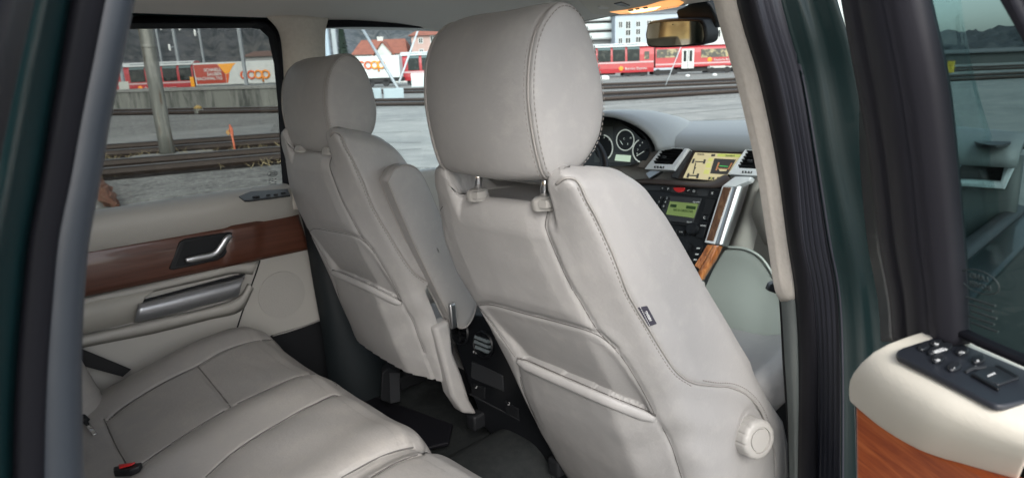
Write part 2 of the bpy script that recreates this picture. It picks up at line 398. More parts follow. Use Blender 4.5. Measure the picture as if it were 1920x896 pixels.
# rolled hem at the mouth of the map pocket
hp = [q+np.array([-.004, 0, .002]) for q in trace(SHIT, [(972, 678), (1000, 691), (1050, 713), (1110, 739), (1180, 768), (1230, 787)])]
for _ in range(14): hp = [hp[0]]+[.25*a+.5*b+.25*c_ for a, b, c_ in zip(hp[:-2], hp[1:-1], hp[2:])]+[hp[-1]]
nn = len(hp); hb = MB(); hb.tube(hp, [.0035+.0058*min(1, 9*min(k/nn, 1-k/nn)) for k in range(nn)], 14, sq=(1.25, .8))
hb.build('pocket_hem', LEATHER, front_seat, smooth=True)
gp_ = trace(SHIT, [(970, 670), (1000, 681), (1050, 703), (1110, 729), (1180, 758), (1230, 777)]); mb = MB(); mb.tube(gp_, .0026, 6); mb.build('seam_shade_line', DARKSEAM, front_seat)  # dark tube stands in for the shade gap at the pocket mouth
wb.build('seam_welt', CREASE, front_seat, smooth=True)
for k, L in dict(S2=[(1028, 394), (1023, 418), (1026, 436), (1049, 492), (1071, 538), (1085, 560), (1120, 618), (1165, 668), (1200, 723), (1230, 780)], S2b=[(1242, 800), (1260, 838), (1278, 895)], S3=[(830, 387), (822, 404), (824, 440), (838, 500), (862, 545), (895, 573), (930, 618), (965, 668)], S3b=[(976, 706), (980, 728), (1005, 788), (1030, 848), (1052, 890)], CR=[(897, 572), (925, 572), (980, 587), (1050, 605), (1115, 625), (1155, 653)]).items():
    q_ = trace(SHIT, L); mb = MB(); mb.tube(q_, .0010, 5); mb.build('seam_shade_line', DARKSEAM, front_seat)
sp = trace(SHIT, [(1083, 352), (1095, 378), (1114, 413), (1144, 480), (1169, 545), (1187, 578), (1210, 616), (1240, 667), (1266, 703), (1297, 724)]) 
sp2 = trace(SHIT, [(1318, 713), (1343, 717), (1374, 719), (1404, 733), (1430, 763), (1446, 805)])
stitches(sp).build('stitching', THREAD, front_seat); stitches(sp2).build('stitching', THREAD, front_seat)

# headrest: a rounded profile carried across, with domed side panels
def headrest(parent, dz=0, cy=-.37, scz=1.0, sub='headrest'):
    prof = [(.722, 1.452), (.694, 1.462), (.679, 1.50), (.669, 1.555), (.667, 1.60), (.676, 1.655), (.70, 1.70), (.745, 1.727), (.785, 1.722), (.815, 1.69), (.838, 1.64), (.85, 1.585), (.848, 1.545), (.834, 1.507), (.80, 1.474), (.76, 1.456)]
    ring = np.array([q[:2] for q in crom(prof+[prof[0]], 10)][:-1]); ring = resample(ring, 150); c = ring.mean(0); w = .133
    rows = []
    def layer(y, sc, puff): 
        r = c+(ring-c)*sc; r = r.copy(); 
        return np.stack([r[:, 0], np.full(len(r), y), r[:, 1]], 1)
    cap = [(.0041, .001), (.0041, .12), (.0039, .25), (.003, .45), (.0008, .7), (-.003, .86), (-.008, .945), (-.0125, .985)]
    for dy, sc in cap: rows.append(layer(-w-.016-dy+.0, sc, 0))
    ys = np.linspace(-w, w, 60)
    for y in ys:
        t = abs(y)/w; g = 1.0-.012*sstep(.93, 1, t)-.03*t**5; bul = 1+.012*(1-t*t)
        g -= .014*math.exp(-((abs(y)-w)/.0035)**2)
        rows.append(layer(y, g*bul, 0))
    for dy, sc in cap[::-1]: rows.append(layer(w+.016+dy, sc, 0))
    V = np.vstack(rows); n = len(ring); F = np.array([(i*n+j, i*n+(j+1) % n, (i+1)*n+(j+1) % n, (i+1)*n+j) for i in range(len(rows)-1) for j in range(n)])
    V[:, 2] += .0015*np.sin(V[:, 1]*30+V[:, 2]*25); V[:, 0] += .0012*np.sin(V[:, 1]*24)*np.sin(V[:, 2]*31)
    V[:, 0] += .010*np.minimum((V[:, 1]/w)**2, 1)*sstep(c[0]+.01, c[0]-.06, V[:, 0])            # rear face bows
    z0 = 1.452; V[:, 2] = z0+(V[:, 2]-z0)*scz; V += np.array([0, cy, dz])
    hr = fast_mesh('headrest', V, F, LEATHER, parent)
    for sg in (-1, 1):
        pts = np.stack([c[0]+(ring[:, 0]-c[0])*.966+.010*sstep(c[0]+.01, c[0]-.06, ring[:, 0]), np.full(n, sg*w), c[1]+(ring[:, 1]-c[1])*.966], 1); pts[:, 2] = z0+(pts[:, 2]-z0)*scz; pts += np.array([0, cy, dz])
        for sc, yy in ((.945, sg*(w+.0102)), (.983, sg*(w-.008))):
            if sg > 0: continue
            q = np.stack([c[0]+(ring[:, 0]-c[0])*sc+.010*sstep(c[0]+.01, c[0]-.06, ring[:, 0]), np.full(n, yy), c[1]+(ring[:, 1]-c[1])*sc], 1); q[:, 2] = z0+(q[:, 2]-z0)*scz; q += np.array([0, cy, dz])
            stitches(list(q)+[q[0]], step=.0085, ln=.005, lift=.0002, r=.0007).build('stitching', THREAD, hr)
        e = MB(); e.tube(pts, .0030, 6, closed=True); e.build('piping', CREASE, hr, smooth=True)
    return hr
headrest(front_seat)
for py_, pz_ in ((-.292, 1.416), (-.466, 1.416)):
    pb = MB(); pb.tube([(.741, py_, pz_-.006), (.745, py_, pz_+.03), (.754, py_, 1.49)], .0075, 16); pb.build('headrest_post', CHROME, front_seat, smooth=True)
    sb_ = MB(); sb_.lathe((.741, py_, pz_-.013), (-.03, 0, 1), [(.021, 0), (.022, .008), (.0205, .016), (.016, .020), (.0085, .021)], 26); sb_.box((.728, py_-.018, pz_+.0), (.02, .016, .012)); sb_.build('post_sleeve', SLEEVE, front_seat, smooth=True, auto=40)
# AIRBAG tag on the side seam
tp = [SHIT(*q) for q in ((1193, 576), (1211, 573), (1229, 606), (1211, 612))]; cn = np.mean(tp, 0); out = np.array([-.25, -.95, .1]); out /= np.linalg.norm(out)
tg = MB(); tg.prism([q+out*.0015 for q in tp], out*.0022); tago = tg.build('airbag_tag', mat('dark tag cloth', (.035, .033, .05), .8), front_seat)
text('tag_text', 'AIRBAG', .0068, cn+out*.0042+(tp[1]-tp[0])*.10, tp[1]-tp[2]+np.array([0, 0, 0]), tp[0]-tp[1], WHITEINK, tago)
tb = stitches([tp[0]*.72+tp[1]*.28+out*.0037, tp[3]*.72+tp[2]*.28+out*.0037], step=.005, ln=.003, r=.0006); tb.build('stitching', WHITEINK, tago)
# lumbar adjuster knob
kc = SHIT(1403, 815); ax = np.array([-.30, -.94, .14]); ax /= np.linalg.norm(ax)
kb = MB(); prof = [(.036, -.006), (.0365, .014), (.034, .021), (.028, .0235)]; n = 96
rows = []
u = np.cross(ax, [0, 0, 1.0]); u /= np.linalg.norm(u); w_ = np.cross(ax, u)
for r, d in [(.0425, -.02), (.043, .024), (.0415, .031), (.036, .0345), (.028, .0348), (.0272, .031), (.0242, .031), (.0237, .034), (.0002, .0345)]:
    rows.append([kc+ax*d+(r+(-.0022*max(0, math.cos(12*2*math.pi*k/n))**6 if r > .038 else 0))*(math.cos(2*math.pi*k/n)*u+math.sin(2*math.pi*k/n)*w_) for k in range(n)])
kb.grid(rows, True); kb.build('adjuster_knob', SLEEVE, front_seat, smooth=True, auto=65)
# cushion and base of the passenger seat
def cushion(parent, cy, dz=0):
    rows = []
    for x, zt, wd in ((1.12, .93, .19), (1.20, .94, .20), (1.28, .95, .21), (1.36, .97, .23), (1.45, .99, .24), (1.56, 1.00, .24), (1.60, .98, .23), (1.61, .93, .22)):
        hf = [(0, zt-.045), (.10, zt-.042), (.16, zt-.02), (wd-.03, zt), (wd-.008, zt-.012), (wd, zt-.04), (wd-.005, zt-.11), (wd-.03, zt-.15), (0, zt-.15)]
        ring = hf+[(-y, z) for y, z in hf[-2:0:-1]]
        q = smooth_closed(resample(ring, 90), 2); rows.append([(x, cy+a, b+dz-.04) for a, b in q])
    mb = MB(); mb.grid(rows, True); mb.f.append(tuple(range(90))); mb.f.append(tuple(range(len(mb.v)-90, len(mb.v)))); mb.build('seat_cushion', CREAM if False else LEATHER, parent, smooth=True, auto=60)
    b2 = MB(); b2.box((1.35, cy, .74+dz), (.46, .40, .17)); b2.box((1.33, cy-.2, .64+dz), (.6, .04, .05)); b2.box((1.33, cy+.2, .64+dz), (.6, .04, .05)); b2.build('seat_base', BLACKM, parent, bevel=.008)
cushion(front_seat, -.37)

# driver seat: the same build seen from its inner side, raised, with a folded armrest
drv_base = (1.15, .37, .60)
driver_seat = thing('front_seat', 'far driver seat in grey beige leather with its armrest folded up along the side', 'car seat', drv_base, group='front seats')
_piv = np.array([.72, -.37, 1.44])
def dtf(A, s=.905, t=(.006, .74, .062), pit=.132):      # the driver has the seat raised and more upright
    c, q = math.cos(pit), math.sin(pit); Ry = np.array([[c, 0, q], [0, 1, 0], [-q, 0, c]])
    return _piv+np.array(t)+s*((np.asarray(A)-_piv) @ Ry.T)
def bake_copy(ch, parent, fn, keep=None):
    b = np.array(BASE[ch.name]); me = ch.data.copy(); V = np.empty(len(me.vertices)*3); me.vertices.foreach_get('co', V); V = V.reshape(-1, 3)+b
    if keep is not None:
        k = keep(V); bm = bmesh.new(); bm.from_mesh(me); bm.verts.ensure_lookup_table()
        bmesh.ops.delete(bm, geom=[v for v in bm.verts if not k[v.index]], context='VERTS'); bm.to_mesh(me); bm.free()
        V = np.empty(len(me.vertices)*3); me.vertices.foreach_get('co', V); V = V.reshape(-1, 3)+b
    V = fn(V)-np.array(BASE[parent.name]); me.vertices.foreach_set('co', V.ravel()); me.update()
    o = bpy.data.objects.new(ch.name.split('.')[0], me); COL.objects.link(o); o.parent = parent; BASE[o.name] = BASE[parent.name]
    for md in ch.modifiers:
        n = o.modifiers.new(md.name, md.type)
        if md.type == 'BEVEL': n.width = md.width; n.segments = md.segments; n.limit_method = md.limit_method; n.angle_limit = md.angle_limit
    for c2 in ch.children: bake_sub(c2, o, fn)
    return o
def bake_sub(ch, parent, fn):
    b = np.array(BASE[ch.name]); me = ch.data.copy(); V = np.empty(len(me.vertices)*3); me.vertices.foreach_get('co', V); V = V.reshape(-1, 3)+b
    V = fn(V)-np.array(BASE[parent.name]); me.vertices.foreach_set('co', V.ravel()); me.update()
    o = bpy.data.objects.new(ch.name.split('.')[0], me); COL.objects.link(o); o.parent = parent; BASE[o.name] = BASE[parent.name]
for ch in list(front_seat.children):
    nm = ch.name.split('.')[0]
    if nm == 'backrest':
        bake_copy(ch, driver_seat, dtf, keep=lambda V: (V[:, 2] > .735+.10*np.clip(V[:, 1]+.37, -.3, .3)) & (V[:, 0] < np.interp(V[:, 2], LV[:, 0], LV[:, 3])+.028+.4*sstep(1.0, 1.25, V[:, 2])))
    elif nm in ('pocket_hem', 'seam_welt', 'stitching', 'seam_shade_line', 'headrest_post', 'post_sleeve'):
        bake_copy(ch, driver_seat, dtf, keep=(lambda V: V[:, 2] > .8) if nm in ('seam_welt', 'stitching', 'seam_shade_line') else None)
    elif nm == 'headrest':
        bake_copy(ch, driver_seat, lambda V: dtf(_piv+(V-_piv)*np.array([.90, 1.03, .96])+np.array([.030, .003, -.044]), pit=.06))
    elif nm in ('seat_cushion', 'seat_base'):
        bake_copy(ch, driver_seat, lambda V: V+np.array([0, .74, .0]))
# folded armrest standing along the inner bolster
def arm(parent, dy, dz, m=LEATHER):
    A = [(.800, 1.405), (.835, 1.30), (.885, 1.17), (.935, 1.05), (.965, .985), (1.0, .96), (1.035, .985), (1.05, 1.05), (1.0, 1.17), (.945, 1.30), (.905, 1.40), (.87, 1.435), (.825, 1.432)]
    ring = resample(np.array([q[:2] for q in crom(A+[A[0]], 6)][:-1]), 110); c = ring.mean(0); rows = []
    for y, sc in ((-.024, .03), (-.024, .5), (-.0235, .84), (-.021, .945), (-.015, .99), (0, 1.0), (.015, .99), (.021, .945), (.0235, .8), (.0235, .03)):
        r = c+(ring-c)*(1-(1-sc)*.6 if .5 < sc < 1 else sc); rows.append([(x, y+dy, z+dz) for x, z in r])
    mb = MB(); mb.grid(rows, True); o = mb.build('armrest', m, parent, smooth=True)
    for yy in (-.0185, .0185):
        e = MB(); q = [(c[0]+(x-c[0])*.985, yy+dy, c[1]+(z-c[1])*.985+dz) for x, z in ring]; e.tube(q, .0028, 6, closed=True); e.build('piping', CREASE, o, smooth=True)
    return o
ARM = arm(driver_seat, .142, 0.0)
pv = MB(); pv.box((.93, .078, 1.03), (.02, .012, .07)); pv.build('armrest_pivot', SILVER, front_seat, bevel=.005)

# skirt on the inner side of the driver seat base
sk = MB()
pts = [P(*q, 1, .13) for q in ((815, 615), (845, 598), (850, 660), (868, 705), (882, 750), (898, 778), (870, 776), (848, 742), (838, 700))]
sk.prism(pts, (0, .05, 0)); sk.build('side_skirt', LEATHER, driver_seat, bevel=.012)

# ------------------------------------------------------------------ rear bench
def bench_surface():
    xs = np.r_[np.linspace(-.05, .56, 110), np.linspace(.565, .655, 60)]
    ys = np.linspace(-.70, .70, 330)
    X, Y = np.meshgrid(xs, ys, indexing='ij')
    px_, pz_ = zip(*[(-.05, .845), (.10, .865), (.2, .885), (.35, .915), (.46, .937), (.54, .945), (.59, .938), (.625, .915), (.645, .88), (.655, .845)])
    Z = np.interp(X, px_, pz_)
    k = np.ones(9)/9
    Z = np.apply_along_axis(lambda r: np.convolve(np.pad(r, 4, 'edge'), k, 'valid'), 0, Z)
    f = sstep(.08, .35, X)*sstep(.66, .60, X)
    Z += .030*np.exp(-((np.abs(Y)-.60)/.075)**2)*sstep(.0, .4, X)
    Z += .008*np.exp(-((np.abs(Y)-.17)/.06)**2)
    Z -= .006*np.exp(-((np.abs(Y)-.36)/.10)**2)
    Z -= .016*np.exp(-((Y+.235)/.022)**2)*1.0
    Z -= .13*sstep(.63, .70, np.abs(Y))**1.5
    xe = .655-.035*sstep(.55, .70, np.abs(Y))-.012*np.exp(-((Y+.235)/.04)**2)
    Xn = X*np.where(X > .3, (1+(xe/.655-1)*sstep(.3, .655, X)), 1)
    top = np.stack([Xn, Y, Z], 2)
    rows = [top[i] for i in range(len(xs))]
    last = rows[-1]
    for dx, dz in ((.006, -.03), (.006, -.07), (.0, -.12), (-.012, -.18), (-.03, -.24)):
        r = last.copy(); r[:, 0] += dx; r[:, 2] = r[:, 2]*.3+.7*(.845)+dz; rows.append(r)
    n = len(ys); V = np.vstack(rows)
    F = np.array([(i*n+j, i*n+j+1, (i+1)*n+j+1, (i+1)*n+j) for i in range(len(rows)-1) for j in range(n-1)])
    return V, F
BV, BF = bench_surface(); bh = caster(BV, BF)
bpx = dict(a=[(200, 790), (225, 768), (270, 738), (320, 710), (370, 686), (415, 660), (460, 644), (500, 637), (530, 640)],
           cross=[(370, 686), (400, 722), (433, 763)],
           b=[(246, 884), (300, 846), (360, 806), (433, 763), (500, 731), (555, 708), (597, 702), (622, 710), (632, 722)],
           c=[(385, 894), (450, 838), (550, 777), (590, 757), (622, 742), (634, 742)],
           back=[(195, 785), (215, 830), (243, 882)],
           d=[(640, 895), (700, 862), (740, 846), (775, 838)], e=[(695, 895), (745, 866), (800, 848), (830, 848)])
BT = {k: trace(bh, v, 6) for k, v in bpx.items()}
N = vnormals(BV, BF); N *= np.sign(N[5000][2])
D = np.zeros(len(BV)); dm = np.full(len(BV), 9.0)
for k, pl in BT.items():
    if len(pl) < 2: continue
    dd = polydist(BV, pl); dm = np.minimum(dm, dd); D -= .0065*np.exp(-(dd/.0030)**2)
D += .005*(1-np.exp(-dm/.03))
q = BV
D += .0016*np.sin(q[:, 1]*31+q[:, 0]*12)*np.sin(q[:, 0]*23+1)
crk = np.exp(-((q[:, 1]-.34)/.10)**2-((q[:, 0]-.53)/.05)**2)
D += .0009*np.sin(q[:, 0]*150+5*np.sin(q[:, 1]*14))*crk*.5
V2 = BV+N*D[:, None]
rear_seat = thing('rear_bench', 'wide grey beige leather rear bench seat with seamed cushion panels', 'rear seat', (.3, 0, .6))
fast_mesh('seat_cushion', V2, BF, BENCH, rear_seat)
bh2 = caster(V2, BF)
for k, L in bpx.items():
    q_ = trace(bh2, L, 5)
    if len(q_) > 2:
        mb = MB(); mb.tube(q_, .0017, 5); mb.build('seam_shade_line', DARKSEAM, rear_seat)
# cushion underside and backrest
mb = MB(); mb.box((.28, 0, .70), (.62, 1.32, .19)); mb.build('seat_base', BLACKM, rear_seat, bevel=.02)
rows = []
for z, x, w in ((.80, .10, .60), (.88, .085, .66), (.95, .06, .685), (1.10, .0, .69), (1.30, -.08, .67), (1.42, -.13, .64), (1.46, -.17, .62)):
    yy = np.linspace(-w, w, 90)
    rows.append([(x-.05*sstep(.85, 1, abs(y)/w)+.030*math.exp(-((abs(y)-.55)/.08)**2)+.012*math.exp(-(y/.10)**2)-.010*math.exp(-((abs(y)-.22)/.015)**2), y, z) for y in yy])
rows.append([(r[0]-.12, r[1], r[2]-.005) for r in rows[-1]])
mb = MB(); mb.grid(rows); mb.build('backrest', BENCH, rear_seat, smooth=True, sub=1)
# side bolster between bench and door
bo = MB(); rows = []
for z, sc in ((.82, .85), (.86, 1), (.92, 1.0), (1.0, .95), (1.2, .85), (1.4, .7)):
    cx = .145-.22*(z-.84); rows.append([(cx+.075*sc*math.cos(a), .615+.075*sc*math.sin(a), z) for a in np.linspace(0, 2*math.pi, 28)[:-1]])
bo.grid(rows, True); bo.build('side_bolster', BENCH, rear_seat, smooth=True, sub=1)
lift = np.array([0, 0, .006])
bk = MB(); pts = [bh(*p)+lift for p in ((216, 890), (270, 881), (264, 890), (246, 898), (216, 899))]
bk.prism(pts, (0, 0, .012)); b_ = bk.build('buckle', BLACK, None, bevel=.002)
bpy.data.objects.remove(b_)
buckle = thing('seat_belt_buckle', 'black seat belt buckle with red button lying on the rear bench', 'belt buckle', pts[0], group='rear belt buckles')
bk = MB(); bk.prism(pts, (0, 0, .014)); bk.build('housing', BLACK, buckle, bevel=.003)
rp = [bh(*p)+lift+np.array([0, 0, .0145]) for p in ((226, 890), (258, 885), (250, 890), (228, 896))]
bk = MB(); bk.prism(rp, (0, 0, .004)); bk.build('release_button', RED, buckle, bevel=.0015)
tn = thing('seat_belt_tongue', 'metal belt tongue with black grip on the rear bench edge', 'belt tongue', bh(165, 800))
t0, t1, t2 = (bh(*p)+np.array([0, 0, .012]) for p in ((150, 786), (161, 797), (180, 823)))
mb = MB(); mb.tube([t0-(t1-t0)*.8, t1], .009, 12, sq=(.6, 1.2)); mb.build('grip', BLACK, tn, smooth=True)
mb = MB(); mb.tube([t1, t2], .0042, 8, sq=(.5, 1.3)); mb.build('tongue_plate', CHROME, tn, smooth=True)
bl = MB(); bpts = [P(*p, 1, .685) for p in ((120, 640), (246, 692), (230, 706), (120, 676))]
bl.prism(bpts, (0, .003, 0)); solo(bl, 'seat_belt', BELT, 'black rear seat belt strap slanting down beside the far door', 'seat belt', bpts[1])

# ------------------------------------------------------------------ car shell: roof, pillars, floor
shell = thing('car_body', 'dark green car body shell with beige headlining and grey carpet', 'car body', (1.0, 0, .5))
def roofz(x, y): return 1.905-.062*np.clip(abs(y)/.70, 0, 1.1)**3-.075*np.clip((x-1.05)/.7, 0, 1.2)**1.6
rows = [[(x, y, roofz(x, y)) for y in np.linspace(-.70, .70, 60)] for x in np.linspace(-1.6, 1.78, 90)]
mb = MB(); mb.grid(rows); mb.build('roof_lining', FABRIC, shell, smooth=True)
rows = [[(x, y, roofz(x, y)+.055-.06*max(0, abs(y)-.6)) for y in np.linspace(-.78, .78, 40)] for x in np.linspace(-1.7, 1.82, 50)]
mb = MB(); mb.grid(rows); mb.build('roof_panel', PAINT, shell, smooth=True, solid=.012)
# left cant rail above the windows and the trim under it
def sheet(px_rows, planes, m, name, parent=None, n=8, solid=.012, sub=0, off=-1, smooth=True):
    # px_rows: list of edge polylines (pixels); planes: one (axis, value) or function per polyline
    rows = []
    for L, pl in zip(px_rows, planes):
        fn = pl if callable(pl) else (lambda a, b, pl=pl: P(a, b, *pl))
        rows.append(list(resample(np.array([fn(*q) for q in crom(L, n)]), 44, False)))
    mb = MB(); mb.grid(rows); return mb.build(name, m, parent or shell, smooth=smooth, solid=solid, off=off, sub=sub)
mb = MB(); mb.grid([[(x, .70, 1.846), (x, .715, 1.842), (x, .80, 1.83), (x, .82, 1.86), (x, .74, 1.93)] for x in np.linspace(-1.6, 1.78, 20)]); mb.build('cant_rail', PAINT, shell, smooth=True, solid=.004)
mb = MB(); mb.grid([[(x, -.70, 1.846), (x, -.715, 1.842), (x, -.80, 1.83), (x, -.82, 1.86), (x, -.74, 1.93)] for x in np.linspace(-1.6, 1.78, 20)]); mb.build('cant_rail', PAINT, shell, smooth=True, solid=.004)
# left centre pillar, cream cloth above, dark plastic below
yl = .70
sheet([[(497, 30), (522, 60), (530, 110), (536, 220), (546, 352), (550, 392)], [(560, 30), (562, 110), (566, 220), (578, 352), (582, 392)], [(612, 34), (606, 60), (606, 110), (610, 220), (630, 352), (636, 392)]], [(1, .70), (1, .685), (1, .70)], PILLAR, 'pillar_trim')
sheet([[(562, 385), (574, 425), (590, 520), (606, 620), (622, 745), (650, 800)], [(584, 385), (600, 425), (614, 520), (640, 620), (672, 720), (690, 790)], [(630, 385), (640, 425), (660, 520), (700, 620), (750, 700), (790, 770)]], [(1, .70), (1, .655), (1, .66)], mat('charcoal plastic', (.013, .018, .021), .55, bump=[(200, .12, .001)]), 'pillar_base')
# right centre pillar as seen through the open doorway: inner trim, seal, painted jamb
yz = [0, 60, 150, 300, 448, 555, 700, 896]
def xs_(L): return [(x, y) for x, y in zip(L, yz)]
E0i = [(1343, -40), (1345, 0), (1360, 60), (1383, 150), (1416, 300), (1440, 448), (1452, 530), (1466, 556)]
E0 = [(1380, -40), (1388, 0), (1403, 60), (1430, 150), (1461, 300), (1481, 448), (1492, 530), (1497, 556)]
sheet([E0i, [(a+(c-a)*.45, b+(d-b)*.5) for (a, b), (c, d) in zip(E0i, E0)], E0], [(1, -.645), (1, -.662), (1, -.70)], PILLAR, 'pillar_trim')
low_i = [(1471, 556), (1474, 600), (1478, 680), (1483, 780), (1486, 960)]
low_o = [(1497, 556), (1500, 600), (1503, 680), (1505, 780), (1502, 960)]
sheet([low_i, [(a+14, b) for a, b in low_i], low_o], [(1, -.650), (1, -.668), (1, -.70)], GREYTRIM, 'pillar_lower_trim')
edges = {
 'e0': [(1384, -30), (1388, 0), (1403, 60), (1430, 150), (1461, 300), (1481, 448), (1496, 555), (1503, 700), (1500, 930)],
 'e1': [(1414, -30), (1420, 0), (1436, 60), (1463, 150), (1492, 300), (1506, 448), (1526, 555), (1534, 700), (1532, 930)],
 'e2': [(1458, -30), (1464, 0), (1480, 60), (1505, 150), (1530, 300), (1553, 448), (1572, 555), (1578, 700), (1578, 930)],
 'e3': [(1505, -30), (1514, 0), (1532, 60), (1552, 150), (1578, 300), (1614, 448), (1630, 555), (1642, 700), (1642, 930)],
 'e4': [(1564, -30), (1570, 0), (1588, 60), (1612, 150), (1648, 300), (1672, 448), (1690, 555), (1700, 700), (1700, 930)]}
def blend(a, b, t): return [(p[0]+(q[0]-p[0])*t, p[1]+(q[1]-p[1])*t) for p, q in zip(edges[a], edges[b])]
sheet([blend('e0', 'e1', t) for t in (0, .25, .6, 1)], [(1, -.70), (1, -.715), (1, -.73), (1, -.742)], RUBBER, 'door_seal', solid=.006)
tum = lambda b: .055*(450-b)/450                       # the body side leans inwards towards the roof
sheet([blend('e1', 'e2', t) for t in (0, .08, .16, .26, .36, .46, .58, .68, .78, .9, 1)], [(lambda a, b, y=y, k=k: P(a, b, 1, y+tum(b)*k/10)) for k, y in enumerate((-.742, -.740, -.747, -.745, -.754, -.752, -.762, -.760, -.768, -.766, -.775))], SEAL, 'weatherstrip', n=10, solid=.004)
def chain(cols, y0, normals, m, name):
    cur = None; rows = []
    for i, L in enumerate(cols):
        q = resample(np.array(crom(L, 10)), 44, False)
        cur = [P(a, b, 1, y0+tum(b)) for a, b in q] if cur is None else [PP(a, b, p, normals[i-1]) for (a, b), p in zip(q, cur)]
        rows.append(cur)
    mb = MB(); mb.grid(rows); mb.build(name, m, shell, smooth=True, solid=.004, off=-1); return rows
chain([blend('e2', 'e3', t) for t in (0, .08, .2, .4, .6, .68, .76, .86, .94, 1)]+[blend('e3', 'e4', t) for t in (.08, .18, .32, .55, .8, 1)], -.775,
      [(-.5, -.86, 0), (-.8, -.6, 0), (-.9, -.43, 0), (-.9, -.43, 0), (-.72, -.69, 0), (-.42, -.9, .1), (-.28, -.95, .15), (-.28, -.95, .15), (-.4, -.91, .1), (-.62, -.78, 0), (-.8, -.6, 0), (-.88, -.47, 0), (-.9, -.43, 0), (-.9, -.43, 0), (-.7, -.7, 0)], PAINT, 'door_jamb')
# near left: the rear edge of the doorway with its bulb seal
zr = [(247, 0), (225, 112), (203, 224), (185, 336), (165, 448), (155, 560), (150, 672), (150, 784), (152, 896)]
zl = [(166, 0), (144, 112), (121, 224), (100, 336), (77, 448), (66, 560), (57, 672), (52, 784), (50, 896)]
ext = lambda L: [(2*L[0][0]-L[1][0], 2*L[0][1]-L[1][1])]+L+[(2*L[-1][0]-L[-2][0], 2*L[-1][1]-L[-2][1])]
zr, zl = ext(zr), ext(zl)
cen = crom([(P(*a, 1, -.742)+P(*b, 1, -.742))/2 for a, b in zip(zr, zl)], 6)
rad = [np.linalg.norm(P(*a, 1, -.742)-P(*b, 1, -.742))*.54 for a, b in zip(zr, zl)]
rad = np.interp(np.linspace(0, 1, len(cen)), np.linspace(0, 1, len(rad)), rad)
mb = MB(); mb.tube(cen, rad, 20); mb.build('bulb_seal', BULB, shell, smooth=True)
gl = [(122, 0), (103, 112), (84, 224), (66, 336), (44, 448), (32, 560), (22, 672), (16, 784), (14, 896)]
g2 = [(52, 0), (26, 112), (2, 224), (-20, 336), (-42, 448), (-58, 560), (-70, 672), (-78, 784), (-82, 896)]
g3 = [(-60, 0), (-90, 112), (-120, 224), (-150, 336), (-180, 448), (-200, 560), (-215, 672), (-225, 784), (-230, 896)]
gl, g2, g3 = ext(gl), ext(g2), ext(g3)
mid = [((a+c)/2+20, b) for (a, b), (c, d) in zip(zl, zr)]
sheet([mid, zl, gl], [(1, -.735), (1, -.772), (1, -.765)], RUBBER, 'door_seal', solid=.003)
sheet([gl, [((a*.8+c*.2), b) for (a, b), (c, d) in zip(gl, g2)], [((a*.35+c*.65), b) for (a, b), (c, d) in zip(gl, g2)], g2], [(1, -.765), (1, -.772), (1, -.79), (1, -.815)], PAINT_LIT, 'door_jamb', n=8, solid=.003)
sheet([g2, [((a+c)/2, b) for (a, b), (c, d) in zip(g2, g3)], g3], [(1, -.815), (1, -.835), (1, -.845)], SEAL, 'rear_quarter_trim', n=8, solid=.003)
# floor, tunnel and sills
rows = []
for x in np.linspace(.2, 2.3, 30):
    rows.append([(x, y, .545+.10*math.exp(-(y/.13)**4)+.05*sstep(.58, .70, abs(y))+.22*sstep(1.9, 2.3, x)) for y in np.linspace(-.74, .74, 60)])
mb = MB(); mb.grid(rows); mb.build('floor_carpet', CARPET, shell, smooth=True, solid=.01)
mb = MB(); mb.box((.3, 0, .50), (3.8, 1.5, .06)); mb.build('floor_pan', BLACKM, shell)
for sg in (1, -1):
    mb = MB(); mb.box((.9, sg*.78, .52), (2.0, .13, .16)); mb.build('sill', PAINT, shell, bevel=.02)
# rear quarter, tail and bulkhead that close the cabin
for sg in (1, -1):
    mb = MB(); mb.box((-1.0, sg*.78, 1.0), (1.5, .08, .75)); mb.build('quarter_panel', PAINT, shell, bevel=.02)
    mb = MB(); mb.tube([(-.25, sg*.76, 1.36), (-.28, sg*.73, 1.60), (-.32, sg*.70, 1.86)], .05, 10); mb.build('rear_pillar', PILLAR, shell, smooth=True)
    mb = MB(); mb.tube([(-1.55, sg*.76, 1.36), (-1.5, sg*.72, 1.60), (-1.35, sg*.68, 1.86)], .06, 10); mb.build('rear_pillar', PAINT, shell, smooth=True)
    mb = MB(); mb.tube([(2.27, sg*(.78 if sg > 0 else .62), 1.32), (2.0, sg*(.71 if sg > 0 else .60), 1.60), (1.72, sg*(.63 if sg > 0 else .58), 1.85)], [.05, .045, .04], 12); mb.build('windscreen_pillar', PILLAR if sg > 0 else BLACKM, shell, smooth=True)
mb = MB(); mb.box((-1.68, 0, .95), (.08, 1.5, .8)); mb.build('tailgate', PAINT, shell, bevel=.02)
mb = MB(); mb.box((2.68, 0, .86), (.1, 1.5, .92)); mb.build('bulkhead', BLACKM, shell)
rows = [[(2.62+.9*t, y, 1.37-.05*t-.04*(y/.8)**2) for y in np.linspace(-.82, .82, 20)] for t in np.linspace(0, 1, 12)]
mb = MB(); mb.grid(rows); mb.build('bonnet', PAINT, shell, smooth=True, solid=.01)
# grab handle recess and overhead details in the lining
gh = MB(); gp = [P(*q, 2, 1.868) for q in ((690, 22), (745, 28), (800, 30), (842, 22))]
gh.tube(crom([g_+np.array([0, 0, .01 if k in (0, 3) else -.012]) for k, g_ in enumerate(gp)], 6), .011, 10, sq=(.6, 1.2)); gh.build('grab_handle', FABRIC, shell, smooth=True)
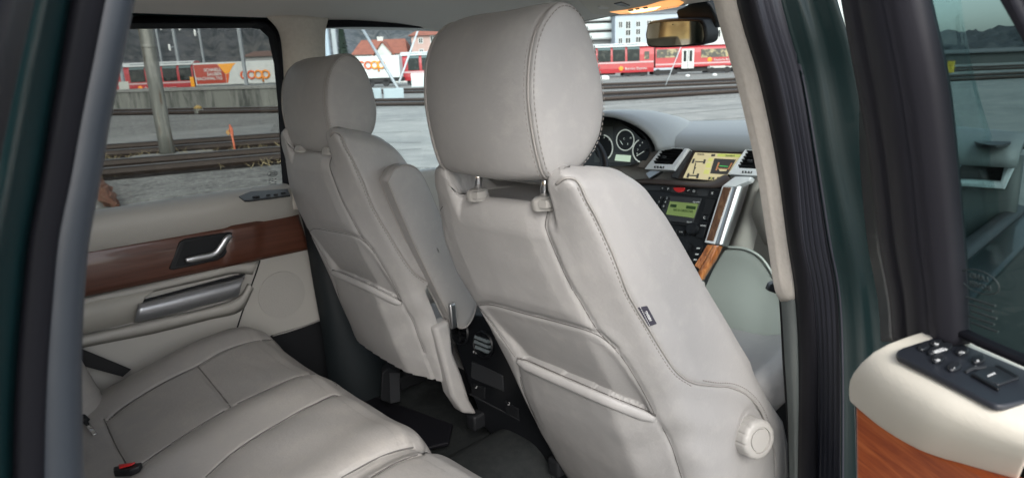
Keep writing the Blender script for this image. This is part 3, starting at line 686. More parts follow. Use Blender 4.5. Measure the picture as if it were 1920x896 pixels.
# windscreen
wsg = thing('windscreen', 'clear sloping windscreen with a railway yard seen through it', 'windscreen', (2.2, 0, 1.4))
mb = MB(); rows = [[(2.56-.78*t-.30*(y/.7)**2*(1-.75*t), y*(1.04-.14*t), 1.37+.47*t) for y in np.linspace(-.72, .72, 24)] for t in np.linspace(0, 1, 10)]
mb.grid(rows); mb.build('glass_pane', GLASS, wsg, smooth=True)
mb = MB(); mb.tube([(1.785-.10*.6*(y/.7)**2, y*.9, 1.836-.03*(abs(y)/.7)**3) for y in np.linspace(-.72, .72, 20)], .012, 8); mb.build('header_seal', RUBBER, wsg, smooth=True)

# overhead lamp console
oc = thing('overhead_console', 'lit overhead lamp console glowing warm orange at the front of the roof', 'lamp console', P(1210, 15, 2, 1.83))
zq = lambda L, s=.2009, ox=1100, oy=0: [(ox+a*s, oy+b*s) for a, b in L]
body = [P(*q, 2, 1.826) for q in zq([(-120, -20), (40, 135), (200, 150), (330, 148), (560, 128), (860, 72), (915, 35), (880, -20), (560, -120), (150, -120)])]
mb = MB(); mb.prism(body, (0, 0, .03)); mb.build('housing', TRIM, oc, bevel=.008)
lens = [P(*q, 2, 1.8245) for q in zq([(215, 118), (380, 96), (560, 60), (690, 20), (770, 8), (868, 8), (905, 34), (858, 68), (560, 122), (335, 140)])]
LAMP = mat('lit lamp lens', (.8, .5, .25), .4, emit=((1.0, .42, .12), .40))
mb = MB(); mb.prism(lens, (0, 0, .004)); mb.build('lamp_lens', LAMP, oc, bevel=.0015)
hot = [P(*q, 2, 1.8235) for q in zq([(385, 110), (470, 88), (600, 80), (690, 66), (640, 96), (530, 116), (420, 126)])]
mb = MB(); mb.prism(hot, (0, 0, .001)); mb.build('lamp_bulb', mat('bright bulb glass', (1, .8, .5), .4, emit=((1, .66, .30), 1.2)), oc)
for L in ([(383, 100), (430, 92), (442, 103), (395, 112)], [(450, 88), (490, 82), (498, 92), (462, 98)], [(525, 76), (565, 70), (572, 82), (534, 88)]):
    mb = MB(); mb.prism([P(*q, 2, 1.822) for q in zq(L)], (0, 0, .0015)); mb.build('switch', BLACK, oc)
for L, m_ in (([(255, 42), (325, 28), (405, 60), (372, 68), (290, 56)], BLACK), ([(100, 72), (130, 62), (215, 72), (195, 86), (125, 88)], FABRIC)):
    mb = MB(); mb.prism([P(*q, 2, 1.8235) for q in zq(L)], (0, 0, .003)); mb.build('sensor_cover', m_, oc)

# rear-view mirror
mc = P(1265, 65, 0, 1.80)
rv = thing('rear_view_mirror', 'black framed interior rear view mirror hanging below the lit console', 'mirror', mc)
mnrm = np.array([-.988, -.15, -.05]); mnrm /= np.linalg.norm(mnrm)
mp_ = lambda a, b: PP(a, b, mc, mnrm)
gl_ = [(575, 232), (640, 216), (760, 206), (900, 200), (1030, 204), (1062, 214), (1084, 250), (1097, 330), (1090, 385), (1070, 402), (900, 424), (700, 434), (600, 428), (572, 410), (563, 330)]
ho_ = [(560, 232), (590, 205), (640, 196), (760, 184), (900, 178), (1050, 180), (1085, 192), (1108, 250), (1120, 330), (1112, 395), (1085, 425), (900, 442), (700, 450), (590, 446), (556, 425), (544, 330)]
mb = MB(); mb.prism([mp_(*q) for q in zq(ho_)], np.array([.055, -.012, .008])); mb.build('housing', BLACK, rv, bevel=.010)
mb = MB(); mb.prism([mp_(*q)+mnrm*.0015 for q in zq(gl_)], -mnrm*.0005); mb.build('mirror_glass', mat('mirror silvering', (.86, .80, .62), .03, metal=1), rv)
mb = MB(); mb.lathe(mp_(*zq([(808, 232)])[0])+mnrm*.0016, mnrm, [(.0017, 0), (.0017, .0008)], 14); mb.build('light_sensor', BLACK, rv)
stem = [(825, 100), (905, 65), (1010, 0), (1090, -20), (1160, 50), (1225, 190), (1188, 280), (1150, 200), (1000, 185), (845, 182)]
mb = MB(); mb.prism([PP(*q, mc+np.array([.035, 0, 0]), mnrm) for q in zq(stem)], np.array([.035, -.008, .004])); mb.build('mount_cover', BLACK, rv, bevel=.008)

# ------------------------------------------------------------------ dashboard
db = thing('dashboard', 'grey dashboard with wood and silver centre stack, lit screen and round dials', 'dashboard', (2.0, 0, 1.0))
sn = np.array([.23, 0, -.10]); sn /= np.linalg.norm(sn); sp0 = np.array([2.03, 0, 1.28])
def SP(a, b, off=0): return PP(a, b, sp0-sn*off, sn)          # off > 0 stands towards the cabin
def plate(L, off, th, m, name, parent=None, bevel=.0015, **kw):
    mb = MB(); mb.prism([SP(*q, off) for q in L], sn*th); return mb.build(name, m, parent or db, bevel=bevel, **kw)
z5 = lambda L: [(1200+a*.18968, 260+b*.18968) for a, b in L]
z6 = lambda L: [(1200+a*.22321, 330+b*.22321) for a, b in L]
zg = lambda L: [(1090+a*.13396, 200+b*.13396) for a, b in L]
rows = []
for t, z in ((0, 1.345), (.02, 1.368), (.06, 1.384), (.14, 1.394), (.3, 1.405), (.6, 1.42), (1, 1.415)):
    rows.append([(2.075+.46*t*(1-.55*(y/.73)**2)-.12*min(.28, max(0, abs(y)-.45))*(1-t), y, z-.03*max(0, abs(y)-.55)) for y in np.linspace(-.89, .73, 50)])
mb = MB(); mb.grid(rows); mb.build('dash_top', DASH, db, smooth=True, solid=.02)
for y0, y1, m_ in ((-.56, .73, TRIM2), (-.89, -.56, mat('dark slate skin', (.07, .078, .078), .55))):
    mb = MB(); mb.grid([[(2.11, y, 1.36), (2.115, y, 1.2), (2.10, y, 1.02), (2.25, y, .80)] for y in np.linspace(y0, y1, 14)]); mb.build('dash_face', m_, db, smooth=True, solid=.02)
# instrument hood and cluster
rows = []
for x, sc in ((1.955, 1.0), (1.965, 1.05), (2.02, 1.07), (2.12, 1.06), (2.25, .98), (2.38, .80), (2.5, .5)):
    rows.append([(x+.02*(1-math.sin(a)), .425+.232*sc*math.cos(a)*(1+.12*(1-math.sin(a))), 1.352+.135*(sc if x > 1.96 else .965)*max(0, math.sin(a))**.85) for a in np.linspace(.0, math.pi, 44)])
mb = MB(); mb.grid(rows); mb.build('instrument_hood', DASH, db, smooth=True, solid=.006)
rows = [[(x, .425+.225*k*math.cos(a)*(1+.12*(1-math.sin(a))), 1.348+.128*k*max(0, math.sin(a))**.85) for a in np.linspace(0, math.pi, 40)] for x, k in ((1.957, .995), (2.0, .95), (2.06, .93))]
mb = MB(); mb.grid(rows); mb.build('hood_lining', BLACKM, db, smooth=True)
cn_ = np.array([.97, 0, -.24]); cp0 = np.array([2.055, .4, 1.38])
CPp = lambda a, b, o=0: PP(a, b, cp0-cn_*o, cn_)
clu = MB(); clu.prism([CPp(*q) for q in zg([(-80, 180), (450, 160), (700, 320), (960, 560), (860, 760), (640, 830), (-80, 830)])], cn_*.02); cl = clu.build('instrument_cluster', mat('cluster face', (.03, .035, .035), .35), db)
gpl = MB(); gpl.prism([CPp(*q, .001) for q in zg([(250, 280), (440, 280), (455, 640), (640, 660), (720, 660), (740, 780), (180, 780), (185, 620), (225, 560)])], cn_*.0005); gpl.build('cluster_mask', mat('cluster mask', (.075, .085, .08), .4), cl)
WHT = mat('dial ring', (.62, .66, .62), .4, emit=((.8, .9, .82), .12))
def ring_px(c, rx, ry, a0, a1, r, name, off=.004):
    pts = [CPp(*zg([(c[0]+rx*math.cos(math.radians(a)), c[1]-ry*math.sin(math.radians(a)))])[0], off) for a in np.linspace(a0, a1, 40)]
    mb = MB(); mb.tube(pts, r, 8, closed=(a1-a0) >= 360); mb.build(name, WHT, cl, smooth=True)
def disc_px(c, rx, ry, name, off=.002, m=BLACK):
    pts = [CPp(*zg([(c[0]+rx*math.cos(math.radians(a)), c[1]-ry*math.sin(math.radians(a)))])[0], off) for a in range(0, 360, 12)]
    mb = MB(); mb.prism(pts, cn_*.001); return mb.build(name, m, cl)
disc_px((300, 575), 120, 165, 'dial_face', m=BLACKM); disc_px((615, 470), 112, 130, 'dial_face'); disc_px((840, 620), 110, 165, 'dial_face')
ring_px((300, 575), 138, 175, -75, 82, .0026, 'dial_ring'); ring_px((615, 470), 122, 144, 0, 360, .0022, 'dial_ring'); ring_px((868, 620), 148, 165, 115, 250, .0026, 'dial_ring')
for a, b in (((180, 602), (270, 590)), ((545, 482), (578, 532)), ((775, 690), (885, 622))):
    mb = MB(); mb.tube([CPp(*zg([a])[0], .006), CPp(*zg([b])[0], .006)], .0016, 6); mb.build('needle', WHT, cl)
for c in ((285, 590), (898, 615)):
    mb = MB(); mb.lathe(CPp(*zg([c])[0], .004), -cn_, [(.006, 0), (.005, .004)], 18); mb.build('needle_hub', DGREY, cl, smooth=True, auto=40)
for (a, b), s_ in (((598, 452), 'C'), ((535, 468), '-'), ((690, 440), 'H'), ((650, 525), 'E'), ((855, 505), '6'), ((820, 545), '4'), ((790, 605), '2'), ((780, 660), '0'), ((318, 435), '3'), ((390, 462), '5'), ((290, 640), 'mph')):
    text('dial_mark', s_, .010, CPp(*zg([(a, b)])[0], .0045), (0, -1, 0), (.2, 0, 1), WHT, cl)
LCDW = mat('trip display', (.5, .6, .45), .3, emit=((.62, .80, .62), .22))
mb = MB(); mb.prism([CPp(*q, .003) for q in zg([(485, 670), (695, 685), (680, 775), (465, 755)])], cn_*.001); mb.build('trip_display', LCDW, cl)
# steering wheel
sw = thing('steering_wheel', 'dark steering wheel rim with silver spoke trim behind the headrest', 'steering wheel', (1.72, .40, 1.27))
wn = np.array([-.9, 0, .42]); wn /= np.linalg.norm(wn); wu = np.array([0, 1.0, 0]); wv = np.cross(wn, wu)
wc_ = np.array([1.74, .41, 1.25])
mb = MB(); mb.tube([wc_+.185*(math.cos(a)*wu+math.sin(a)*wv) for a in np.linspace(0, 2*math.pi, 64)[:-1]], .015, 12, closed=True); mb.build('rim', BLACK, sw, smooth=True)
mb = MB(); mb.lathe(wc_+wn*(-.03), wn, [(.03, -.03), (.075, 0), (.07, .03), (.03, .042)], 30); mb.build('hub', BLACKM, sw, smooth=True)
for a in (0, math.pi, math.pi*1.5):
    mb = MB(); mb.tube([wc_+.06*(math.cos(a)*wu+math.sin(a)*wv), wc_+.178*(math.cos(a)*wu+math.sin(a)*wv)], .016, 10, sq=(.45, 1.2)); mb.build('spoke', SILVER, sw, smooth=True)
mb = MB(); mb.tube([wc_+wn*-.04, wc_-wn*.22], .035, 14); mb.build('column', BLACKM, sw, smooth=True)
# centre stack
plate(z6([(-120, 40), (70, 42), (600, 40), (650, 20), (690, 90), (640, 570), (500, 900), (-120, 900)]), 0, .05, BLACK, 'stack_panel')
mb = MB(); lg = [SP(*q, .0) for q in z6([(-60, 28), (75, 22), (350, 40), (560, 55), (640, 30), (720, -30)])]; lg2 = [SP(*q, .022) for q in z6([(-60, 48), (85, 46), (350, 68), (560, 88), (660, 80), (760, 10)])]; lg3 = [SP(*q, .012) for q in z6([(-60, 72), (88, 66), (350, 90), (575, 108), (670, 104), (760, 60)])]
mb.grid([lg, lg2, lg3]); mb.build('stack_ledge', mat('dark brown skin', (.055, .042, .038), .4), db, smooth=True, solid=.006, sub=2)
# screen
plate(z5([(500, 95), (1040, 110), (1010, 200), (850, 370), (735, 425), (340, 395)]), -.012, .02, mat('screen surround', (.04, .028, .024), .3, coat=.5), 'screen_surround')
def scm(n, c, e): return mat(n, tuple(.45*k for k in c), .3, emit=(c, e))
SY = scm('screen amber', (.78, .68, .40), .20); SGR = scm('screen lime', (.56, .64, .16), .24); SDK = scm('screen dark', (.08, .08, .08), .12); SOR = scm('screen orange', (.55, .25, .12), .2); SGN = scm('screen green', (.08, .50, .12), .3); SYL = scm('screen yellow green', (.66, .66, .22), .26)
scr = plate(z5([(545, 138), (1010, 155), (985, 215), (860, 360), (735, 412), (425, 388)]), -.008, .002, SY, 'touch_screen', bevel=0)
def sg(L, m, o=.0, nm='screen_mark'):
    mb = MB(); mb.prism([SP(*q, -.0072+o) for q in z5(L)], sn*.0004); mb.build(nm, m, scr)
sg([(770, 150), (1000, 158), (985, 185), (760, 178)], SGR)
sg([(735, 196), (948, 208), (862, 356), (692, 345)], SDK)
sg([(705, 155), (745, 155), (740, 175), (703, 177)], SDK)
sg([(680, 192), (722, 194), (712, 228), (668, 226)], SYL); sg([(658, 240), (704, 242), (692, 288), (646, 286)], SYL); sg([(640, 306), (690, 308), (676, 352), (624, 348)], SYL)
for L in ([(525, 198), (545, 200), (528, 245), (508, 243)], [(632, 205), (652, 207), (640, 250), (620, 248)], [(545, 222), (630, 226), (626, 236), (541, 232)], [(545, 240), (556, 240), (530, 350), (520, 350)], [(538, 282), (556, 284), (548, 300), (534, 298)], [(472, 340), (490, 342), (478, 388), (458, 386)], [(565, 345), (586, 347), (574, 394), (552, 392)], [(482, 358), (570, 362), (566, 374), (478, 370)]): sg(L, SDK, .0003)
for L, m_ in (([(785, 265), (870, 272), (868, 280), (783, 273)], SGN), ([(772, 235), (788, 236), (758, 315), (745, 312)], SOR), ([(900, 240), (915, 242), (880, 305), (866, 302)], SOR), ([(775, 300), (862, 305), (850, 322), (790, 322)], SY), ([(760, 290), (870, 297), (868, 303), (758, 296)], SOR)): sg(L, m_, .0004)
for L in ([(680, 378), (738, 382), (728, 408), (672, 404)], [(765, 380), (800, 378), (780, 392), (755, 400)]): sg(L, SDK, .0003)
for (a, b), s_ in (((705, 393), 'X'),): text('screen_text', s_, .016, SP(*z5([(a, b)])[0], -.0062), (0, -1, .02), (.4, 0, .9), SYL, scr)
for (a, b), s_ in (((600, 155), 'Vehicle'), ((890, 170), 'Standard')): text('screen_text', s_, .010, SP(*z5([(a, b)])[0], -.0062), (0, -1, .02), (.4, 0, .9), SDK, scr)
# air vents: silver frame, black well, slats
def vent(outer, inner, frame2=None):
    f_ = MB(); n = len(outer); O = [SP(*q, .018) for q in outer]; I = [SP(*q, .016) for q in inner]
    v = plate(inner, -.012, .004, BLACK, 'air_vent', bevel=0)
    rows = [[q+sn*.03 for q in O], O, I, [q+sn*.02 for q in I]]
    mb = MB(); mb.grid(rows, True); mb.build('vent_frame', ALU, v, bevel=.002)
    a, b, c, d = [SP(*q, 0) for q in inner]
    for k in range(6):
        t = (k+.6)/6.2; l, r = a+(d-a)*t, b+(c-b)*t
        mb = MB(); mb.prism([l-sn*.010+np.array([0, 0, .0]), r-sn*.010, r+sn*.012-np.array([0, 0, .006]), l+sn*.012-np.array([0, 0, .006])], (0, 0, .0022)); mb.build('slat', BLACKM, v)
    t = .62; l, r = a+(d-a)*t, b+(c-b)*t; m_ = (l+r)/2-sn*.012
    mb = MB(); mb.box(m_, (.008, .016, .008)); mb.build('vent_tab', DGREY, v, bevel=.001)
    return v
v1 = vent(z5([(212, 86), (478, 98), (330, 312), (42, 302)]), z5([(222, 92), (438, 100), (318, 254), (106, 246)]))
v2 = vent(z5([(1040, 106), (1330, 118), (1195, 368), (868, 352)]), z5([(1052, 114), (1290, 124), (1180, 300), (944, 288)]))
for v, c in ((v1, (190, 282)), (v2, (1060, 330))):
    mb = MB(); pc = z5([(c[0]-48, c[1]-12), (c[0]+48, c[1]-6), (c[0]+42, c[1]+12), (c[0]-54, c[1]+8)])
    mb.prism([SP(*q, .0195) for q in pc], sn*.003); mb.build('thumbwheel', BLACK, v)
    for k in (-.5, 0, .5):
        mb = MB(); q = SP(*z5([(c[0]+k*60, c[1])])[0], .0205); mb.box(q, (.002, .004, .006)); mb.build('wheel_mark', ALU, v)
plate(z5([(478, 98), (500, 120), (350, 385), (300, 380), (345, 312), (430, 200)]), .004, .02, DGREY, 'vent_cheek')
plate(zg([(960, 580), (1085, 590), (900, 860), (780, 850)]), .006, .02, mat('taupe skin', (.17, .145, .12), .55), 'stack_cheek')
plate(z5([(55, 345), (110, 312), (215, 318), (90, 395)]), .006, .02, SILVER, 'stack_trim')
# radio
plate(z6([(-60, 70), (90, 68), (680, 110), (655, 188), (130, 122), (-60, 112)]), .004, .006, DGREY, 'button_row')
plate(z6([(228, 165), (515, 188), (440, 400), (150, 370)]), .004, .006, DGREY, 'radio_bezel')
lcd = plate(z6([(252, 212), (488, 234), (452, 352), (218, 322)]), .006, .003, mat('radio display', (.11, .15, .05), .3, emit=((.25, .36, .11), .13)), 'radio_display', bevel=0)
LCDK = mat('display ink', (.02, .05, .01), .5)
def ltext(s_, c, h, sl=0): text('display_text', s_, h, SP(*z6([c])[0], .0068), SP(*z6([(470, 300)])[0], 0)-SP(*z6([(240, 278)])[0], 0), SP(*z6([(252, 212)])[0], 0)-SP(*z6([(218, 322)])[0], 0), LCDK, lcd)
ltext('107.0 GRISCHA', (360, 292), .0125)
for L in ([(258, 236), (310, 240), (304, 266), (250, 260)], [(390, 248), (470, 256), (464, 282), (384, 274)]):
    mb = MB(); mb.prism([SP(*q, .0066) for q in z6(L)], sn*.0004); mb.build('display_block', LCDK, lcd)
def button(L, m=BLACK, name='button', off=.0075): return plate(L, off, .006, m, name, bevel=.001)
for L in ([(172, 86), (213, 90), (207, 126), (165, 121)], [(217, 91), (265, 95), (258, 131), (211, 126)], [(385, 100), (430, 104), (424, 146), (376, 140)], [(434, 105), (486, 110), (478, 152), (428, 147)], [(580, 116), (668, 122), (655, 178), (566, 168)]): button(z6(L))
for c, s_ in (((188, 104), '='), ((236, 110), 'P'), ((404, 122), '✓'), ((452, 128), 'O'), ((606, 146), '%')):
    text('button_mark', s_, .013, SP(*z6([c])[0], .0085), (0, -1, .02), (.4, 0, .9), WHITEINK, db)
hz = [(280, 94)]+[(328+48*math.cos(math.radians(a)), 97-40*math.sin(math.radians(a))) for a in range(180, 361, 12)]
button(z6(hz[1:]), RED, 'hazard_button', .009)
for i in range(3):
    for j in range(2):
        c0 = np.array([158+52*j-14*i, 168+34*i+4*j]); button(z6([c0, c0+[40, 3], c0+[30, 30], c0+[-10, 27]])); text('button_mark', '123456'[i*2+j], .011, SP(*z6([tuple(c0+[16, 14])])[0], .0085), (0, -1, .02), (.4, 0, .9), WHITEINK, db)
button(z6([(555, 195), (630, 203), (588, 330), (522, 318)]), BLACKM); button(z6([(518, 326), (582, 334), (568, 376), (506, 368)])); text('button_mark', 'C', .014, SP(*z6([(542, 350)])[0], .0085), (0, -1, .02), (.4, 0, .9), WHITEINK, db)
button(z6([(505, 384), (565, 390), (560, 400), (502, 394)])); button(z6([(500, 400), (560, 408), (528, 522), (465, 512)])); text('button_mark', 'MENU', .008, SP(*z6([(530, 418)])[0], .0085), (0, -1, .02), (.4, 0, .9), WHITEINK, db)
button(z6([(322, 446), (376, 452), (364, 494), (310, 488)])); text('button_mark', '>>I', .010, SP(*z6([(342, 470)])[0], .0085), (0, -1, .02), (.4, 0, .9), WHITEINK, db); button(z6([(270, 440), (315, 445), (303, 487), (258, 480)]))
text('button_mark', 'CD RW', .008, SP(*z6([(472, 220)])[0], .0062), (0, -1, .02), (.4, 0, .9), WHITEINK, db); text('button_mark', 'ENTER', .007, SP(*z6([(415, 388)])[0], .0062), (0, -1, .02), (.4, 0, .9), WHITEINK, db)
plate(z6([(150, 385), (405, 405), (400, 416), (148, 396)]), .0062, .004, BLACKM, 'disc_slot')
kn = MB(); kn.lathe(SP(1300.9, 429.8, .004), -sn, [(.023, 0), (.0225, .014), (.020, .019), (.004, .020)], 30); kn.build('volume_knob', BLACK, db, smooth=True, auto=40)
for i, c in enumerate(((490, 606), (478, 656), (466, 702))):
    c0 = np.array(c); button(z6([c0+[-28, -20], c0+[38, -12], c0+[26, 24], c0+[-40, 16]])); mb = MB(); mb.prism([SP(*q, .0082) for q in z6([c0+[-12, -6], c0+[16, -3], c0+[10, 6], c0+[-16, 4]])], sn*.0005); mb.build('button_mark', WHITEINK, db)
dl = MB(); dl.lathe(SP(*z6([(385, 600)])[0], .004), -sn, [(.022, 0), (.021, .012), (.004, .013)], 26); dl.build('climate_knob', BLACK, db, smooth=True, auto=40)
# silver and wood uprights
plate(z6([(800, 4), (936, 8), (915, 40), (800, 90), (690, 84)]), .024, .03, ALU, 'stack_shoulder')
plate(z6([(690, 84), (780, 90), (628, 572), (542, 556)]), .020, .03, ALU, 'stack_upright')
plate(z6([(698, 92), (766, 96), (614, 548), (556, 540)]), .0225, .004, woodmat('smoked veneer', (.12, .06, .035), (.07, .035, .022), (.2, .11, .06), (60, 60, 8), 1, .2), 'veneer_inlay')
sheet([z6([(782, 90), (730, 260), (632, 574)]), z6([(850, 60), (780, 280), (690, 585)]), z6([(936, 8), (850, 280), (742, 592)])], [lambda a, b: SP(a, b, .02), lambda a, b: SP(a, b, .012), lambda a, b: SP(a, b, -.03)], SILVER, 'stack_flank', db, solid=.004)
plate(z6([(565, 576), (612, 578), (500, 780), (455, 752)]), .022, .03, WOODO, 'wood_upright')
sheet([z6([(612, 578), (560, 690), (500, 780), (480, 860)]), z6([(650, 586), (600, 700), (540, 810), (500, 880)]), z6([(694, 592), (650, 690), (580, 800), (540, 870)])], [lambda a, b: SP(a, b, .022), lambda a, b: SP(a, b, .018), lambda a, b: SP(a, b, -.0)], WOODO, 'wood_flank', db, solid=.004)
# beige and sage surfaces right of the stack
sheet([[(1409, 331), (1390, 400), (1365, 462)], [(1424, 332), (1408, 400), (1385, 464)], [(1440, 334), (1428, 400), (1412, 470)]], [(0, 2.07), (0, 2.06), (0, 2.08)], TRIM2, 'stack_side', db)
sheet([[(1428, 350), (1414, 395), (1420, 420), (1437, 456)], [(1450, 340), (1446, 395), (1452, 420), (1462, 462)], [(1500, 345), (1500, 395), (1510, 420), (1520, 465)]], [(0, 2.05), (0, 2.035), (0, 2.03)], TRIM2, 'glovebox_door', db)
sheet([[(1362, 464), (1400, 466), (1430, 485), (1452, 520), (1475, 560)], [(1340, 500), (1395, 500), (1425, 530), (1448, 560), (1475, 590)], [(1310, 560), (1380, 600), (1420, 640), (1450, 650), (1485, 660)], [(1310, 700), (1380, 720), (1420, 730), (1450, 740), (1490, 760)]], [(0, 2.02), (0, 2.03), (0, 1.98), (0, 1.92)], LOWER, 'knee_panel', db, sub=1)
mb = MB(); mb.tube([P(*q, 0, 2.01) for q in crom([(1362, 463), (1398, 467), (1428, 484), (1452, 520), (1466, 550)], 6)], .005, 8); mb.build('knee_panel_edge', LOWER, db, smooth=True)
# far right vent, seen through the open door's window
vb = MB(); z8 = lambda L: [(1380+a*.5, b*.5) for a, b in L]
XP = lambda a, b, o=0: P(a, b, 0, 2.085-o)
side_v = MB(); side_v.prism([XP(*q) for q in z8([(820, 600), (1040, 602), (1010, 690), (800, 672)])], (.02, 0, 0)); sv = side_v.build('air_vent', BLACK, db)
fr = MB(); fr.tube([XP(*q, .016) for q in z8([(836, 600), (806, 682), (1000, 694), (1034, 604)])], .0125, 8, sq=(1, 1)); fr.build('vent_frame', ALU, sv, smooth=True, auto=40)
for k in range(4):
    mb = MB(); a, b = z8([(826-6*k, 612+16*k), (1028-8*k, 614+18*k)]); mb.tube([XP(*a, .002), XP(*b, .002)], .003, 6, sq=(.4, 1)); mb.build('slat', BLACKM, sv)
ov = MB(); oc_ = [(960+72*math.cos(t), 533+20*math.sin(t)+.05*72*math.cos(t)) for t in np.linspace(0, 2*math.pi, 24)[:-1]]
ov.prism([P(*q, 2, 1.394) for q in z8(oc_)], (0, 0, .006)); ov.build('demist_vent', DGREY, db)

# ------------------------------------------------------------------ far rear door (closed)
z7 = lambda L: [(160+a*.32371, 350+b*.32371) for a, b in L]
ld = thing('rear_door', 'far closed rear door with dark wood strip and silver lever', 'car door', (.5, .72, .6), group='rear doors')
YD = .715
def dplate(L, y, th, m, name, parent=None, bevel=.003): 
    mb = MB(); mb.prism([P(*q, 1, y) for q in L], (0, th, 0)); return mb.build(name, m, parent or ld, bevel=bevel)
mb = MB(); mb.box((.40, .80, .98), (.98, .07, .70)); mb.build('door_shell', PAINT, ld, bevel=.01)
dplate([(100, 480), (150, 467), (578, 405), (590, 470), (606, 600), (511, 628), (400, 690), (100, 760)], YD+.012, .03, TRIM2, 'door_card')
# top pad
prof = [(.760, 1.352), (.742, 1.354), (.715, 1.350), (.694, 1.338), (.685, 1.318), (.687, 1.295), (.697, 1.268), (.712, 1.245), (.735, 1.235)]
rows = []
for x, k in [(-.25, 1), (.0, 1), (.3, 1), (.6, 1), (.74, 1), (.79, .97), (.82, .85), (.836, .6)]:
    rows.append([(x+(.012 if i > 5 else 0), .745+(y-.745)*k, z) for i, (y, z) in enumerate(prof)])
mb = MB(); mb.grid(rows); mb.build('top_pad', TRIM2, ld, smooth=True, sub=2, solid=.004, off=-1)
# wood strip: slightly crowned, plus a raised band shaped in for the pillars' reflection
rows = []
for v in np.linspace(0, 1, 9):
    r = []
    for u_ in np.linspace(0, 1, 70):
        a = np.array([100+(558-100)*u_, 474.5+(403-474.5)*u_]); b = np.array([100+(578-100)*u_, 566+(466-566)*u_]); q = a+(b-a)*v
        d = -.010*math.sin(math.pi*v)-.006*(sstep(.70, .73, u_+.04*v)-sstep(.83, .86, u_+.05*v))
        r.append(P(q[0], q[1], 1, YD+.004+d))
    rows.append(r)
mb = MB(); mb.grid(rows); mb.build('wood_trim', WOOD, ld, smooth=True, solid=.008, off=1)
# lever in its bezel
bz = dplate(z7([(485, 478), (515, 400), (545, 322), (580, 303), (845, 262), (868, 274), (862, 312), (805, 405), (765, 428), (510, 483)]), YD-.016, .02, BLACK, 'handle_bezel')
dplate(z7([(525, 462), (575, 320), (838, 280), (790, 395), (750, 415)]), YD-.0165, .002, BLACKM, 'handle_cup', bz, .0005)
lv = [P(*q, 1, YD-.026) for q in crom(z7([(580, 428), (660, 412), (730, 398), (765, 380), (795, 340), (822, 300), (845, 285)]), 6)]
mb = MB(); mb.tube(lv, np.interp(np.linspace(0, 1, len(lv)), [0, .1, .5, .8, 1], [.006, .0085, .0095, .009, .006]), 12, sq=(1.1, .6)); mb.build('door_lever', SILVER, ld, smooth=True)
# silver pull with dark slot above
dplate(z7([(318, 672), (332, 658), (870, 515), (930, 505), (925, 530), (870, 545), (340, 680)]), YD-.002, .01, BLACKM, 'pull_slot')
rows = []
for L, y in ((z7([(310, 682), (500, 630), (700, 578), (880, 532), (925, 514)]), YD-.008), (z7([(306, 690), (500, 640), (700, 588), (880, 545), (925, 522)]), YD-.024), (z7([(296, 730), (500, 685), (700, 635), (875, 585), (905, 560)]), YD-.030), (z7([(285, 776), (500, 725), (700, 673), (868, 630), (885, 612)]), YD-.020), (z7([(284, 782), (500, 732), (700, 680), (868, 636), (886, 618)]), YD-.004)):
    rows.append([P(*q, 1, y) for q in crom(L, 6)])
mb = MB(); mb.grid(rows); mb.build('door_pull', mat('brushed dark silver', (.42, .43, .45), .36, metal=.75), ld, smooth=True, solid=.003, off=1)
# ridges and pocket of the lower panel
def ridge(L, y0, r, m=TRIM2, nm='panel_ridge', sq=(1, 1)):
    mb = MB(); mb.tube([P(*q, 1, y0) for q in crom(z7(L), 8)], r, 10, sq=sq); mb.build(nm, m, ld, smooth=True)
sheet([z7([(-200, 690), (0, 640), (300, 575), (700, 480), (840, 448), (1005, 428)]), z7([(-200, 720), (0, 668), (300, 610), (700, 515), (860, 475), (985, 470)]), z7([(-200, 745), (0, 690), (300, 630), (700, 540), (865, 505), (970, 510)])], [(1, YD+.006), (1, YD-.004), (1, YD+.009)], TRIM2, 'upper_ridge', ld, solid=.004)
sheet([z7([(-200, 720), (0, 668), (200, 625), (385, 590), (405, 600)]), z7([(-200, 790), (0, 740), (200, 690), (320, 655), (345, 640)]), z7([(-200, 900), (0, 852), (150, 815), (270, 782), (290, 770)])], [(1, YD+.002), (1, YD-.006), (1, YD+.002)], mat('sand vinyl', (.41, .395, .355), .5), 'door_pocket', ld, solid=.004)
sheet([z7([(-200, 905), (0, 856), (250, 800), (400, 765), (700, 700), (880, 640), (940, 560)]), z7([(-200, 940), (0, 890), (250, 835), (400, 800), (700, 728), (890, 670), (955, 570)]), z7([(-200, 985), (0, 930), (250, 880), (420, 845), (720, 770), (900, 720), (975, 590)])], [(1, YD+.002), (1, YD-.013), (1, YD+.008)], TRIM2, 'pocket_roll', ld, solid=.004)
ridge([(1012, 428), (985, 510), (945, 620), (905, 740), (875, 830)], YD+.0105, .0022, BLACKM, 'panel_gap')
ridge([(1085, 862), (1200, 830), (1375, 766)], YD+.010, .003, CREASE, 'panel_edge'); ridge([(1290, 362), (1330, 540), (1378, 762)], YD+.010, .003, CREASE, 'panel_edge')
spk = []
mb = MB(); c0 = np.array([1140, 625]); cc = P(*z7([c0])[0], 1, YD+.011)
mb.lathe(cc, (0, -1, 0), [(.076, -.002), (.0755, .0015), (.073, .002), (.002, .0018)], 40)
o_ = mb.build('speaker_grille', mat('speaker mesh', (.425, .41, .38), .8, bump=[(300, .6, .002)]), ld, smooth=True, auto=40); 
for v_ in o_.data.vertices: pass
